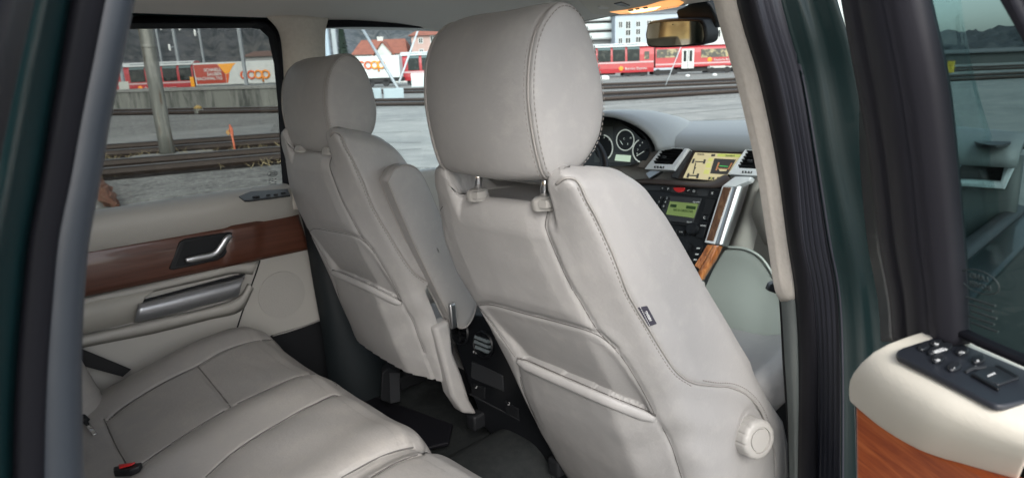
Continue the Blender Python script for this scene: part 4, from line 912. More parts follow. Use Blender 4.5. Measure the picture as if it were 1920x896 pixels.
# window: seals and tinted glass
mb = MB()
wpx = [(175, 402), (534, 354), (532, 300), (527, 200), (519, 120), (507, 68), (488, 50), (470, 47), (236, 48), (120, 46), (110, 410)]
wo = [(160, 412), (548, 362), (545, 300), (540, 200), (532, 110), (525, 60), (510, 43), (490, 37), (236, 37), (80, 36), (70, 420)]
rows = [[P(*q, 1, .735) for q in wo], [P(*q, 1, .728) for q in [((a*.5+c*.5), (b*.5+d*.5)) for (a, b), (c, d) in zip(wo, wpx)]], [P(*q, 1, .75) for q in wpx]]
mb.grid(rows, True); mb.build('window_seal', RUBBER, ld, smooth=True, auto=50, solid=.01, off=1)
mb = MB(); mb.prism([P(*q, 1, .748) for q in wpx], (0, .004, 0)); gl = mb.build('window_glass', GLASST, ld)
INK = mat('etched ink', (.02, .02, .025), .6)
lc = P(511, 326, 1, .7465); 
mb = MB(); mb.tube([lc+np.array([.016*math.cos(a), 0, .008*math.sin(a)]) for a in np.linspace(0, 2*math.pi, 30)[:-1]], .0006, 6, closed=True); mb.build('etched_oval', INK, gl, smooth=True)
text('etched_text', 'LAND', .0075, lc+np.array([.003, 0, .0032]), (1, 0, .0), (0, 0, 1), INK, gl); text('etched_text', 'ROVER', .0075, lc+np.array([.002, 0, -.0032]), (1, 0, 0), (0, 0, 1), INK, gl)
for k in range(6):
    mb = MB(); c = P(511, 336+3.2*k, 1, .7465)
    for j in range(3): 
        if (k+j) % 4 != 3: mb.box(c+np.array([-.009+.009*j, 0, 0]), (.0065, .0006, .0018))
    mb.build('etched_line', INK, gl)
# window switch
swp = [P(*q, 2, 1.3545) for q in ((448, 371), (470, 362), (540, 357), (545, 369), (468, 379), (458, 379))]
mb = MB(); mb.prism(swp, (0, 0, .005)); ws = mb.build('switch_panel', BLACK, ld, bevel=.002)
for q, r in (((480, 370), .010), ((503, 367), .006), ((517, 366), .006), ((531, 363), .007)):
    mb = MB(); c = P(*q, 2, 1.361); mb.lathe(c, (0, 0, 1), [(r, 0), (r*.85, .003), (r*.4, .0035)], 16); mb.build('switch_button', BLACKM, ws, smooth=True, auto=40)
mb = MB(); mb.box((.62, .735, .80), (.5, .03, .20)); mb.box((.80, .70, .82), (.06, .02, .20)); 
dplate([(511, 630), (606, 602), (640, 760), (560, 760), (480, 680)], YD+.02, .03, BLACKM, 'lower_panel')
# front doors
for sg, lab, x0 in ((1, 'closed front door on the driver side with clear glass below the roof rail', .94), (-1, 'closed front passenger door seen through the open rear door window', 1.26)):
    fd = thing('front_door', lab, 'car door', (1.6, sg*.75, .6), group='front doors')
    mb = MB(); zt_ = 1.32 if sg > 0 else 1.20; mb.box(((x0+2.26)/2, sg*.80, (zt_+.60)/2), (2.26-x0, .07, zt_-.60)); mb.v = [(q[0], q[1]-(.13 if sg < 0 else 0), q[2]) for q in mb.v]; mb.build('door_shell', PAINT, fd, bevel=.01)
    mb = MB(); mb.box(((x0+2.24)/2, sg*.735, (zt_+.64)/2), (2.24-x0, .05, zt_-.62)); mb.v = [(q[0], q[1]-(.14 if sg < 0 else 0), q[2]) for q in mb.v]; mb.build('door_card', TRIM2 if sg > 0 else DGREY, fd, bevel=.02)
    mb = MB(); fr = crom([(x0, sg*.735, zt_), (x0+.01, sg*.725, 1.6), (x0+.025, sg*.715, 1.80), (x0+.08, sg*.71, 1.835), (1.5, sg*.70, 1.835), (1.65, sg*.695, 1.79), (1.85, sg*.70, 1.68), (2.1, sg*.715, 1.52), (2.3, sg*.73, zt_+.02)], 8)
    if sg < 0: fr = [q for q in fr if q[0] < 1.66 or q[2] > 2]
    if sg < 0: fr = [q-np.array([0, .10-.05*(q[2]-1.2), 0]) for q in fr]
    mb.tube(fr, .020, 10, sq=(.7, 1.1)); mb.build('window_frame', RUBBER, fd, smooth=True)
    mb = MB(); yo = 0 if sg > 0 else -.10; mb.grid([[(x, sg*.755+yo, zt_-.01) for x in np.linspace(x0+.01, 2.3, 12)], [(x0+.02+(x-x0)*(.85 if sg > 0 else .62), sg*.72+yo*.7, 1.835-.25*max(0, (x-1.9)/.4)) for x in np.linspace(x0+.01, 2.3, 12)]]); mb.build('window_glass', GLASSV, fd, solid=.004)
bm_ = thing('buckle_stalk', 'small black belt buckle standing beside the folded armrest', 'belt buckle', P(776, 340, 1, .30))
mb = MB(); z1 = lambda L: [(740+a*.3681, 290+b*.3681) for a, b in L]
mb.prism([P(*q, 1, .30) for q in z1([(62, 85), (95, 72), (125, 145), (112, 165), (100, 140)])], (.02, .02, 0)); mb.build('housing', BLACK, bm_, bevel=.003)
mb = MB(); mb.prism([P(*q, 1, .299) for q in z1([(72, 86), (92, 78), (112, 128), (100, 134)])], (0, -.004, 0)); mb.build('cover', DGREY, bm_, bevel=.001)

# ------------------------------------------------------------------ centre console, rear face
cc_ = thing('centre_console', 'black rear end of the centre console with two round air vents', 'console', (1.1, .02, .55))
xc = 1.07
CPx = lambda L: [P(*q, 0, xc) for q in L]
z4 = lambda L: [(830+a*.38591, 550+b*.38591) for a, b in L]
mb = MB(); mb.prism(CPx([(842, 590), (856, 586), (905, 592), (990, 690), (1080, 910), (1040, 945), (905, 800), (870, 700), (850, 640)]), (.7, 0, .02)); mb.build('console_body', BLACK, cc_, bevel=.012)
def rvent(c, rx, ry, name, open_):
    cen = P(*z4([c])[0], 0, xc-.006); nrm = np.array([-1, -.1, .15])
    mb = MB(); mb.lathe(cen, nrm, [(.040, -.012), (.040, .004), (.036, .008), (.033, .004), (.033, -.01)], 36, cap=False); v = mb.build(name, BLACK, cc_, smooth=True, auto=40)
    mb = MB(); mb.lathe(cen, nrm, [(.033, -.012), (.001, -.0119)], 30); mb.build('vent_well', RUBBER, v)
    for k in (-1.2, 0, 1.2):
        hw = math.sqrt(.033**2-(k*.013)**2)*.94
        mb = MB(); mb.box(cen+np.array([-.002, 0, k*.013]), (.014 if not open_ else .02, 2*hw, .0022 if not open_ else .009), Matrix.Rotation(.5, 3, 'Y') and np.array(Matrix.Rotation(.35 if open_ else .9, 3, 'Y'))); mb.build('slat', mat('glossy slat', (.16, .19, .20), .25) if open_ else BLACKM, v)
    if not open_:
        mb = MB(); mb.box(cen+np.array([-.004, 0, 0]), (.006, .004, .06)); mb.build('vent_tab', BLACKM, v)
rvent((85, 185), 0, 0, 'air_vent', False); rvent((200, 245), 0, 0, 'air_vent', True)
mb = MB(); mb.prism([P(*q, 0, xc-.004) for q in z4([(140, 330), (290, 400), (296, 478), (135, 410)])], (.006, 0, 0)); mb.build('console_drawer', DGREY, cc_, bevel=.003)
for L, c in (([(138, 440), (205, 458), (200, 515), (140, 492)], (163, 456)), ([(300, 520), (365, 560), (368, 612), (305, 580)], (322, 537))):
    mb = MB(); mb.prism([P(*q, 0, xc-.006) for q in z4(L)], (.006, 0, 0)); b_ = mb.build('seat_heater_button', BLACKM, cc_, bevel=.002)
    p_ = P(*z4([c])[0], 0, xc-.0075); mb = MB(); mb.tube([p_+np.array([0, -.004, .006]), p_+np.array([0, 0, -.002]), p_+np.array([0, .005, -.003])], .0013, 6); mb.build('heater_mark', WHITEINK, b_)
mb = MB(); mb.prism([P(*q, 0, xc-.002) for q in z4([(130, 486), (370, 612), (372, 618), (130, 492)])], (.004, 0, 0)); mb.build('console_ledge', DGREY, cc_)
for c in ((150, 283), (162, 288)):
    mb = MB(); mb.box(P(*z4([c])[0], 0, xc-.008), (.002, .003, .005)); mb.build('vent_mark', WHITEINK, cc_)
mb = MB(); mb.box((1.55, .02, .90), (.75, .22, .08)); mb.build('console_lid', TRIM2, cc_, bevel=.03)

# ------------------------------------------------------------------ floor things
def floor_pt(q, z): return P(*q, 2, z)
mm = MB(); mm.prism([floor_pt(q, .568) for q in ((668, 755), (705, 748), (850, 800), (842, 835), (780, 850), (700, 800))], (0, 0, .012)); solo(mm, 'floor_mat', RUBBER, 'black rubber floor mat behind the driver seat', 'floor mat', floor_pt((760, 800), .568), bevel=.004)
mm = MB(); mm.prism([floor_pt(q, .562) for q in ((805, 860), (915, 815), (1100, 930), (1000, 1000), (850, 900))], (0, 0, .012)); solo(mm, 'floor_mat', CARPET, 'grey carpet floor mat behind the passenger seat', 'floor mat', floor_pt((950, 860), .562), bevel=.004)
ds = thing('seat_rail_cover', 'dark plastic rail end cover under the driver seat', 'rail cover', P(735, 755, 1, .50))
mb = MB(); mb.prism([P(*q, 1, .50) for q in ((716, 700), (728, 690), (750, 698), (752, 752), (732, 757), (714, 750))], (.03, .05, 0)); mb.build('cover', BLACKM, ds, bevel=.004)
mb = MB(); mb.prism([P(*q, 1, .497) for q in ((731, 699), (750, 699), (750, 752), (733, 756))], (0, .003, 0)); mb.build('end_cap', DGREY, ds, bevel=.001)
# front passenger belt hanging by the pillar
fb = thing('seat_belt', 'black front seat belt hanging beside the beige centre pillar', 'seat belt', P(1468, 600, 1, -.64))
L0 = [(1457, 470), (1459, 540), (1463, 600), (1467, 680), (1474, 780), (1480, 930)]; L1 = [(1468, 470), (1470, 540), (1474, 600), (1480, 680), (1488, 780), (1492, 930)]
sheet([L0, L1], [(1, -.632), (1, -.642)], BELT, 'strap', fb, solid=.002)
gd = crom([(1440, 545), (1446, 533), (1462, 530), (1474, 536), (1466, 546), (1450, 551)], 5)
mb = MB(); mb.prism([P(*q, 1, -.635) for q in gd[:-1]], (.012, .012, .0)); mb.build('belt_guide', BLACK, fb, bevel=.004)

# ------------------------------------------------------------------ near rear door, swung open
rd = thing('rear_door', 'near rear door swung open with cream ledge and black switch panel', 'car door', (.7, -1.05, .8), group='rear doors')
dn = np.array([-.83, .56, 0.0]); du = np.array([-.56, -.83, 0.0])
A_ = [(1740, 624), (1787, 625), (1850, 655), (1920, 688), (1995, 722)]
B_ = [(1640, 659), (1672, 692), (1760, 745), (1850, 790), (1945, 832)]
Bm = [(1690, 640), (1730, 655), (1805, 698), (1885, 738), (1970, 776)]
C_ = [(1600, 700), (1638, 730), (1728, 788), (1820, 825), (1925, 860)]
C2 = [(1596, 722), (1645, 765), (1726, 815), (1805, 845), (1915, 884)]
D_ = [(1597, 752), (1657, 801), (1725, 840), (1792, 864), (1905, 912)]
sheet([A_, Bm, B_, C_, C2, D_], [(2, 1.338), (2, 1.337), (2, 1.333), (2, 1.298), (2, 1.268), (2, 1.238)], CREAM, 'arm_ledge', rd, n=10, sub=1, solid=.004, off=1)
c_hinge = [P(*q, 2, z) for q, z in (((1740, 624), 1.338), ((1690, 640), 1.337), ((1640, 659), 1.333), ((1600, 700), 1.298), ((1596, 722), 1.268), ((1597, 752), 1.238))]
mb = MB(); mb.grid([c_hinge, [q+np.array([.10, -.02, -.01]) for q in c_hinge]]); mb.build('ledge_end', CREAM, rd, smooth=True, sub=1)
wp0 = P(1605, 760, 2, 1.232)
mb = MB(); wpx_ = [(1601, 745), (1657, 798), (1725, 837), (1792, 861), (1960, 930), (1960, 1040), (1612, 1040), (1603, 900)]
mb.prism([PP(*q, wp0, dn) for q in wpx_], -dn*.02); mb.build('wood_trim', WOODR, rd, bevel=.006)
mb = MB(); hb0 = PP(1603, 800, wp0, dn); 
mb.prism([PP(*q, wp0-dn*.025, dn) for q in ((1596, 700), (2000, 840), (2000, 1400), (1616, 1400))], -dn*.07); mb.build('door_shell', PAINT, rd, bevel=.006)
# switch panel
z9 = lambda L: [(1560+a*.375, 560+b*.375) for a, b in L]
SWP = lambda q, z=1.3395: P(*q, 2, z)
mb = MB(); mb.prism([SWP(q, 1.342) for q in z9([(320, 268), (328, 255), (350, 243), (500, 196), (545, 190), (575, 192), (600, 202), (960, 350), (1100, 410), (1000, 500), (900, 522), (860, 530), (830, 530), (800, 522), (330, 285)])], (0, 0, -.006)); swo = mb.build('switch_panel', mat('slate plastic', (.018, .021, .028), .45, bump=[(500, .1, .0005)]), rd, bevel=.002)
ex = SWP(z9([(700, 400)])[0])-SWP(z9([(500, 300)])[0]); ex /= np.linalg.norm(ex); ey = np.array([-ex[1], ex[0], 0])
xr_ = SWP(z9([(600, 240)])[0])-SWP(z9([(490, 275)])[0]); xr_ /= np.linalg.norm(xr_); yr_ = np.array([-xr_[1], xr_[0], 0])
def oval(c, rx, ry, m=DGREY, h=.004, nm='button', n=26):
    pts = [SWP(q, 1.342) for q in z9([(c[0]+rx*math.cos(t), c[1]+ry*math.sin(t)-.28*rx*math.cos(t)*(1 if rx > 45 else .5)) for t in np.linspace(0, 2*math.pi, n)[:-1]])]
    mb = MB(); mb.prism(pts, (0, 0, h)); return mb.build(nm, m, swo, bevel=.0015)
BT_ = mat('soft black button', (.016, .018, .022), .38)
for c, rx, ry, s_ in (((540, 262), 62, 22, 'MODE'), ((522, 229), 30, 13, 'G'), ((650, 272), 32, 19, '>I'), ((530, 310), 32, 19, 'I<'), ((730, 313), 34, 19, '+'), ((610, 349), 36, 20, '-'), ((458, 250), 28, 16, '')):
    oval(c, rx, ry, BT_, .0035)
    if s_:
        sz = .0058 if s_ == 'MODE' else .0050
        text('button_mark', s_, sz, SWP(z9([(c[0], c[1]-4)])[0], 1.3462), xr_ if True else ex, yr_, WHITEINK, swo)
def quad(L, m, h, nm, z=1.342):
    mb = MB(); mb.prism([SWP(q, z) for q in z9(L)], (0, 0, h)); return mb.build(nm, m, swo, bevel=.0012)
quad([(690, 390), (725, 365), (830, 345), (935, 405), (830, 440)], BT_, .0025, 'window_switch'); quad([(810, 348), (830, 340), (935, 398), (915, 408)], BLACK, .003, 'switch_rim'); quad([(690, 388), (705, 380), (840, 455), (830, 466)], BLACK, .003, 'switch_rim')
quad([(775, 384), (812, 368), (818, 374), (780, 391)], WHITEINK, .0005, 'switch_mark', 1.3447); quad([(676, 352), (722, 334), (715, 346), (690, 354)], WHITEINK, .0005, 'switch_mark', 1.3428)
quad([(660, 366), (700, 345), (775, 340), (770, 352), (705, 358), (672, 376)], DGREY, .002, 'switch_groove')
# window frame and glass of the open door
ti = math.radians(11); gn = dn*math.cos(ti)-np.array([0, 0, math.sin(ti)]); gp = np.array([.686, -1.068, 1.36])
FP = lambda o: (lambda a, b: PP(a, b, gp+gn*o, gn))
fl = [(1590, -60), (1597, 0), (1624, 150), (1650, 300), (1666, 448), (1686, 560), (1692, 640)]
frr = [(1712, -60), (1722, 0), (1755, 150), (1773, 300), (1787, 448), (1794, 540), (1799, 640)]
bl_ = lambda t: [(a+(c-a)*t, b+(d-b)*t) for (a, b), (c, d) in zip(fl, frr)]
sheet([bl_(t) for t in (0, .06, .14, .22, .30, .40, .52, .58, .70, .76, .90, .96, 1)], [FP(o) for o in (-.03, -.016, -.010, -.012, -.004, .0, .004, .0015, .006, .004, .006, .002, -.010)], FRAME, 'window_frame', rd, n=8, solid=.01, off=-1)
sk_ = [float(np.interp(b, [0, 150, 320], [4, 8, 34])) for a, b in fl]
sheet([[(a-k, b) for (a, b), k in zip(fl, sk_)], [(a-k*.5, b) for (a, b), k in zip(fl, sk_)], fl], [FP(-.07), FP(-.055), FP(-.028)], PAINT, 'frame_skin', rd, n=8, solid=.004)
mb = MB(); mb.prism([FP(-.004)(*q) for q in ((1795, 604), (1850, 630), (1925, 662), (2000, 694), (2000, 706), (1925, 675), (1850, 643), (1796, 616))], gn*.012); mb.build('waist_seal', RUBBER, rd, bevel=.003)
mb = MB(); mb.prism([FP(-.008)(*q) for q in ((1700, -80), (1722, 0), (1755, 150), (1773, 300), (1787, 448), (1797, 625), (2080, 745), (2080, -80))], -gn*.004); rgl = mb.build('window_glass', GLASSD, rd)
GINK = mat('pale etched ink', (.04, .05, .05), .6); eo = FP(.0)(1836, 528); ex_ = FP(.0)(1866, 536)-eo; ex_ /= np.linalg.norm(ex_); ey_ = np.cross(gn, ex_); ey_ *= np.sign(ey_[2])
mb = MB(); mb.tube([eo+.020*math.cos(a)*ex_+.011*math.sin(a)*ey_ for a in np.linspace(0, 2*math.pi, 30)[:-1]], .0006, 6, closed=True); mb.build('etched_oval', GINK, rgl, smooth=True)
text('etched_text', 'LAND', .0075, eo+ey_*.004, -ex_, ey_, GINK, rgl); text('etched_text', 'ROVER', .0075, eo-ey_*.004, -ex_, ey_, GINK, rgl)
for k in range(5):
    mb = MB(); c = eo-ey_*(.019+.0062*k); mb.tube([c-ex_*(.016-.002*(k % 3)), c+ex_*(.014-.003*(k % 2))], .0011, 5); mb.build('etched_line', GINK, rgl)
mb = MB(); mb.prism([FP(.0)(*q) for q in ((1850, -30), (1888, -30), (1925, 42), (2080, 330), (2080, 420), (1920, 92))], -gn*.02); mb.build('frame_rail', FRAME, rd, bevel=.004)
mb = MB(); mb.prism([FP(-.008)(*q) for q in ((1890, -30), (1940, -30), (2080, 200), (2080, 320), (1925, 40))], -gn*.05); mb.build('frame_cap', SEAL, rd, bevel=.004)

# ================================================================== outside: the railway yard
def yh(px): return 155-.03895*(px-300)
def GH(px, dep):
    q = CAMW+(WM @ ray(px, yh(px)))*dep; return np.array([q[0], q[1], 0.0])
def zat(px, py, dep): return 1.5+(yh(px)-py)/F_PX*dep
ASPH = mat('worn asphalt', (.225, .225, .212), .95, spec=.15, bump=[(3, .3, .02), (40, .5, .01)], var=[(.35, (.15, .15, .143), .42, .62), (1.6, (.245, .245, .23), .45, .6), (5, (.11, .11, .105), .5, .64), (13, (.37, .36, .34), .52, .66), (30, (.10, .10, .095), .58, .7)])
CONC = mat('pale concrete', (.27, .27, .255), .9, spec=.15, bump=[(2, .2, .02)], var=[(.25, (.21, .212, .205), .4, .62), (1.3, (.32, .315, .295), .48, .68), (6, (.22, .22, .21), .55, .75), (20, (.34, .335, .32), .6, .75)])
BALL = mat('oily ballast', (.038, .033, .030), .95, spec=.1, bump=[(25, 1, .05)], var=[(3, (.022, .019, .018), .4, .6), (9, (.11, .10, .09), .58, .68)])
RUST = mat('rusty rail', (.035, .025, .020), .7, var=[(20, (.055, .036, .027), .45, .7)])
RSTEEL = mat('worn rail head', (.30, .29, .28), .35, metal=.8)
WALLC = mat('stained concrete', (.22, .225, .205), .9, spec=.15, scl=(1, 1, .18), bump=[(8, .4, .02)], var=[(.8, (.085, .09, .085), .5, .62), (5, (.28, .28, .26), .5, .75), (2.0, (.12, .125, .115), .54, .66)])
POLE = mat('rusty galvanised steel', (.19, .195, .18), .5, metal=.3, scl=(1, 1, .10), var=[(9, (.30, .30, .275), .48, .62), (13, (.15, .11, .075), .56, .66)])
GALV = mat('galvanised grey', (.33, .36, .38), .5, metal=.3, var=[(6, (.26, .28, .30), .4, .7)])
TRED = mat('carriage red', (.36, .014, .022), .35, coat=.4, var=[(4, (.29, .014, .02), .45, .7)])
TWHITE = mat('carriage white', (.52, .53, .52), .4, var=[(3, (.43, .44, .43), .5, .75)])
TGLASS = mat('carriage glass', (.012, .018, .018), .25, spec=.3, var=[(1.6, (.05, .055, .05), .5, .66)])
TGLASSU = mat('carriage roof glass', (.09, .13, .13), .2, spec=.4)
TLIT = mat('lit carriage window', (.30, .26, .15), .3, var=[(.9, (.03, .035, .04), .44, .52)], emit=((.9, .7, .35), .035))
CONT = mat('container white', (.54, .56, .55), .45, var=[(2, (.46, .48, .47), .5, .75)])
LRED = mat('letter red orange', (.62, .10, .02), .5); LORA = mat('letter orange', (.80, .26, .02), .5); PBRN = mat('panel red brown', (.36, .045, .025), .5); PYEL = mat('panel amber', (.80, .33, .02), .5)
UNDER = mat('underframe grime', (.022, .021, .022), .8)
TILE = mat('red roof tile', (.25, .085, .055), .8, bump=[(8, .4, .03)], var=[(1.2, (.18, .06, .04), .45, .7)])
# ground and paving
mb = MB(); mb.grid([[(x, y, 0) for x in (-900, -60, 0, 60, 900)] for y in (-900, -60, 0, 60, 900)]); solo(mb, 'ground', ASPH, '', '', car=False, kind='structure')
far = [G(*q) for q in ((560, 209), (700, 205), (800, 204), (1125, 199), (1400, 183), (1700, 152))]
near = [(5.0, 9.2), (6.0, 7), (7.0, 4), (8, -4), (9, -20), (14, -60)]
mb = MB(); mb.grid([[(f_[0]*(1-t)+n_[0]*t, f_[1]*(1-t)+n_[1]*t, .004) for f_, n_ in zip(far, near)] for t in np.linspace(0, 1, 8)]); solo(mb, 'pavement', CONC, '', '', car=False, kind='structure')
JOINT = mat('pavement joint', (.11, .11, .105), .9)
jm = MB()
for L, w in (([(1190, 214), (1399, 195)], .05), ([(1209, 220), (1399, 203)], .06), ([(1320, 226), (1399, 221)], .05), ([(700, 250), (790, 247)], .04), ([(690, 268), (790, 268)], .05), ([(690, 286), (790, 280)], .03), ([(700, 228), (790, 226)], .05), ([(1130, 205), (1390, 186)], .04)):
    a, b = (G(*q) for q in L); d = b-a; n_ = np.array([-d[1], d[0], 0])/np.linalg.norm(d)*w; z = np.array([0, 0, .008])
    jm.add([a-n_+z, b-n_+z, b+n_+z, a+n_+z], [(0, 1, 2, 3)])
solo(jm, 'pavement_joints', JOINT, '', '', car=False, kind='structure')
# light strip of concrete between the near tracks and the wall
la = [G(*q)+np.array([0, 0, .004]) for q in ((100, 268), (560, 228), (560, 246), (100, 290))]
la = [np.array([q[0], q[1], .004]) for q in la]; d0 = la[0]-la[1]
mb = MB(); la = [q+np.array([0, 0, .003]) for q in la]; mb.add([la[3]+d0*6, la[2]+d0*.12, la[1]+d0*.12, la[0]+d0*6], [(0, 1, 2, 3)]); solo(mb, 'path', CONC, '', '', car=False, kind='structure')
# tracks
def track(pxa, pxb, label, ext=2.0, bed=.45, end=None):
    def line(L):
        p = [np.array([*G(*q)[:2], 0]) for q in L]; p = [p[0]+(p[0]-p[1])*ext]+p+[p[-1]+(p[-1]-p[-2])*(min(ext, 1.0) if end is None else end)]; return p
    A, B = line(pxa), line(pxb); A = [np.array(q) for q in (crom(A, 6) if len(A) > 4 else crom(A, 2))]; B = [np.array(q) for q in (crom(B, 6) if len(B) > 4 else crom(B, 2))]
    t = thing('railway_track', label, 'railway track', A[len(A)//2], car=False, group='railway tracks in the yard')
    mb = MB(); rows = []
    for a, b in zip(A, B):
        d = (a-b)/np.linalg.norm(a-b)*bed; rows.append([a+d+[0, 0, .012], a+[0, 0, .03], (a+b)/2+[0, 0, .035], b+[0, 0, .03], b-d+[0, 0, .012]])
    mb.grid(rows); mb.build('ballast_bed', BALL, t)
    for L in (A, B):
        mb = MB(); mb.tube([q+np.array([0, 0, .085]) for q in L], .085, 4, sq=(1, .55)); r = mb.build('rail', RUST, t)
        mb = MB(); mb.tube([q+np.array([0, 0, .172]) for q in L], .028, 4, sq=(.5, 1)); mb.build('rail_head', RSTEEL, r)
track([(183, 337), (519, 306)], [(185, 319), (517, 292)], 'nearest dark railway track in front of the steel pole', bed=.25, end=.12)
track([(190, 299), (514, 275)], [(190, 286), (514, 263)], 'railway track just behind the steel pole', bed=.2, end=.12)
track([(205, 217), (512, 212)], [(205, 211), (512, 207)], 'railway track along the foot of the concrete wall', ext=.8, bed=.3, end=.06)
track([(640, 199), (700, 199), (790, 198), (960, 196), (1125, 190), (1395, 174)], [(640, 191), (700, 191), (790, 190), (960, 187), (1125, 179), (1395, 166)], 'railway track beyond the pale pavement ahead', ext=.6, bed=.5)
track([(700, 177), (790, 175), (960, 173), (1125, 168), (1395, 157)], [(700, 172), (790, 169), (960, 167), (1125, 161), (1395, 150)], 'railway track nearest the red train ahead', ext=.6, bed=.5)
# wall
w0, w1 = G(150, 206), G(512, 204); w0[2] = w1[2] = 0; wd = (w1-w0); w0 = w0-wd*1.2; w1 = w1+wd*.05; nb = np.array([-wd[1], wd[0], 0]); nb /= np.linalg.norm(nb); nb *= np.sign(nb @ (w0-CAMW))
wl = thing('concrete_wall', 'long stained grey concrete wall below the red carriages', 'wall', w0, car=False)
mb = MB(); mb.prism([w0, w1, w1+nb*6, w0+nb*6], (0, 0, 1.12)); mb.build('wall', WALLC, wl, bevel=.03)
mb = MB(); o3 = -nb*.06; mb.prism([w0+o3+[0, 0, 1.0], w1+o3+[0, 0, 1.0], w1+nb*.5+[0, 0, 1.0], w0+nb*.5+[0, 0, 1.0]], (0, 0, .16)); mb.build('coping', mat('wall coping', (.28, .28, .265), .9, var=[(3, (.20, .20, .19), .45, .7)]), wl, bevel=.02)
mk = thing('track_marker', 'small yellow marker on a grey block at the wall foot', 'marker', G(373, 213), car=False)
q = G(373, 214); q[2] = 0; mb = MB(); mb.box(q+[0, 0, .12], (.35, .35, .24)); mb.build('block', WALLC, mk, bevel=.03)
mb = MB(); mb.lathe(q+np.array([0, 0, .24]), (0, 0, 1), [(.20, 0), (.16, .10), (.03, .16)], 12); mb.build('marker_cap', mat('marker yellow', (.36, .24, .08), .6), mk, smooth=True)
# steel pole
pb = G(316, 296); pb[2] = 0
sp_ = thing('steel_pole', 'thick rust streaked steel pole on a pale concrete footing', 'pole', pb, car=False)
mb = MB(); mb.lathe(pb, (0, 0, 1), [(.145, .02), (.138, .5), (.136, 1.5), (.134, 3), (.128, 8)], 28); mb.build('shaft', POLE, sp_, smooth=True)
mb = MB(); mb.lathe(pb+np.array([0, 0, 2.15]), (0, 0, 1), [(.134, 0), (.138, .02), (.138, .06), (.134, .08)], 28); mb.build('pole_band', POLE, sp_, smooth=True)
mb = MB(); rr = [.75+.16*math.sin(3*a+1)+.08*math.sin(7*a) for a in np.linspace(0, 2*math.pi, 30)[:-1]]
mb.grid([[pb+np.array([r*k*math.cos(a), r*k*math.sin(a)*.8, z]) for r, a in zip(rr, np.linspace(0, 2*math.pi, 30)[:-1])] for k, z in ((1, 0), (.96, .06), (.2, .09))], True); mb.build('footing', CONC, sp_, smooth=True)
# orange marker post
mp0 = G(441, 286); mp0[2] = 0; dm_ = (mp0-CAMW)@(WM@ray(960, 448))/1
mo = thing('marker_post', 'leaning orange marker post with a small flag beside the rails', 'marker post', mp0, car=False)
dep = np.linalg.norm(mp0-CAMW)*.97; up = lambda px, py: CAMW+(WM @ ray(px, py))*((mp0-CAMW) @ (WM @ ray(960, 448)))/1.0
PO = mat('faded orange paint', (.62, .17, .09), .6)
mb = MB(); mb.tube([mp0, up(438, 268), up(433, 246), up(430, 234)], [.022, .022, .024, .012], 8); mb.build('post', PO, mo, smooth=True)
mb = MB(); mb.prism([up(*q) for q in ((431, 234), (436, 243), (437, 255), (433, 252), (428, 246))], (.03, .05, 0)); mb.build('flag', PO, mo)
mb = MB(); mb.prism([up(*q) for q in ((424, 245), (430, 243), (432, 250), (428, 254), (424, 250))], (.03, .05, 0)); mb.build('reflector', mat('amber reflector', (.45, .25, .08), .4), mo)
# timber
ta, tb_ = G(150, 350), G(222, 396); ta[2] = .30; tb_[2] = .05
tm = MB(); L_ = crom([ta+(ta-tb_)*.2, ta, (ta+tb_)/2+[0, 0, .02], tb_], 8); tm.tube(L_, [.12]*(len(L_)-8)+[.12, .11, .115, .09, .10, .07, .05, .03], 14)
rj = np.random.RandomState(5); tm.v = [tuple(np.array(q)+rj.randn(3)*.014) for q in tm.v]
solo(tm, 'timber', mat('split timber', (.12, .05, .03), .9, scl=(6, 6, 6), bump=[(6, .8, .03)], var=[(4, (.22, .15, .10), .5, .7), (9, (.10, .05, .035), .5, .68)]), 'split brown timber lying on the gravel near the car', 'timber', ta, car=False)
def tuft(c, n, h, nm, label):
    mb = MB(); rs = random.Random(int(c[0]*100))
    for k in range(n):
        a = rs.uniform(0, 6.28); r = rs.uniform(0, .5); p = np.array([c[0]+r*math.cos(a)*2.2, c[1]+r*math.sin(a)*.5, 0]); q = p+np.array([rs.uniform(-.12, .12), rs.uniform(-.12, .12), h*rs.uniform(.4, 1)])
        mb.tube([p, (p+q)/2+np.array([rs.uniform(-.03, .03), 0, 0]), q], [.006, .005, .001], 3)
    return solo(mb, nm, mat('dry grass', (.42, .35, .20), .9), label, 'dry grass', c, car=False, kind='stuff')
for k, q in enumerate(((280, 296), (255, 297), (395, 291), (480, 281), (505, 309), (515, 303), (350, 294), (470, 305), (300, 322))):
    g_ = G(*q); g_[2] = 0; tuft(g_, 22, .17, 'dry_grass', '')

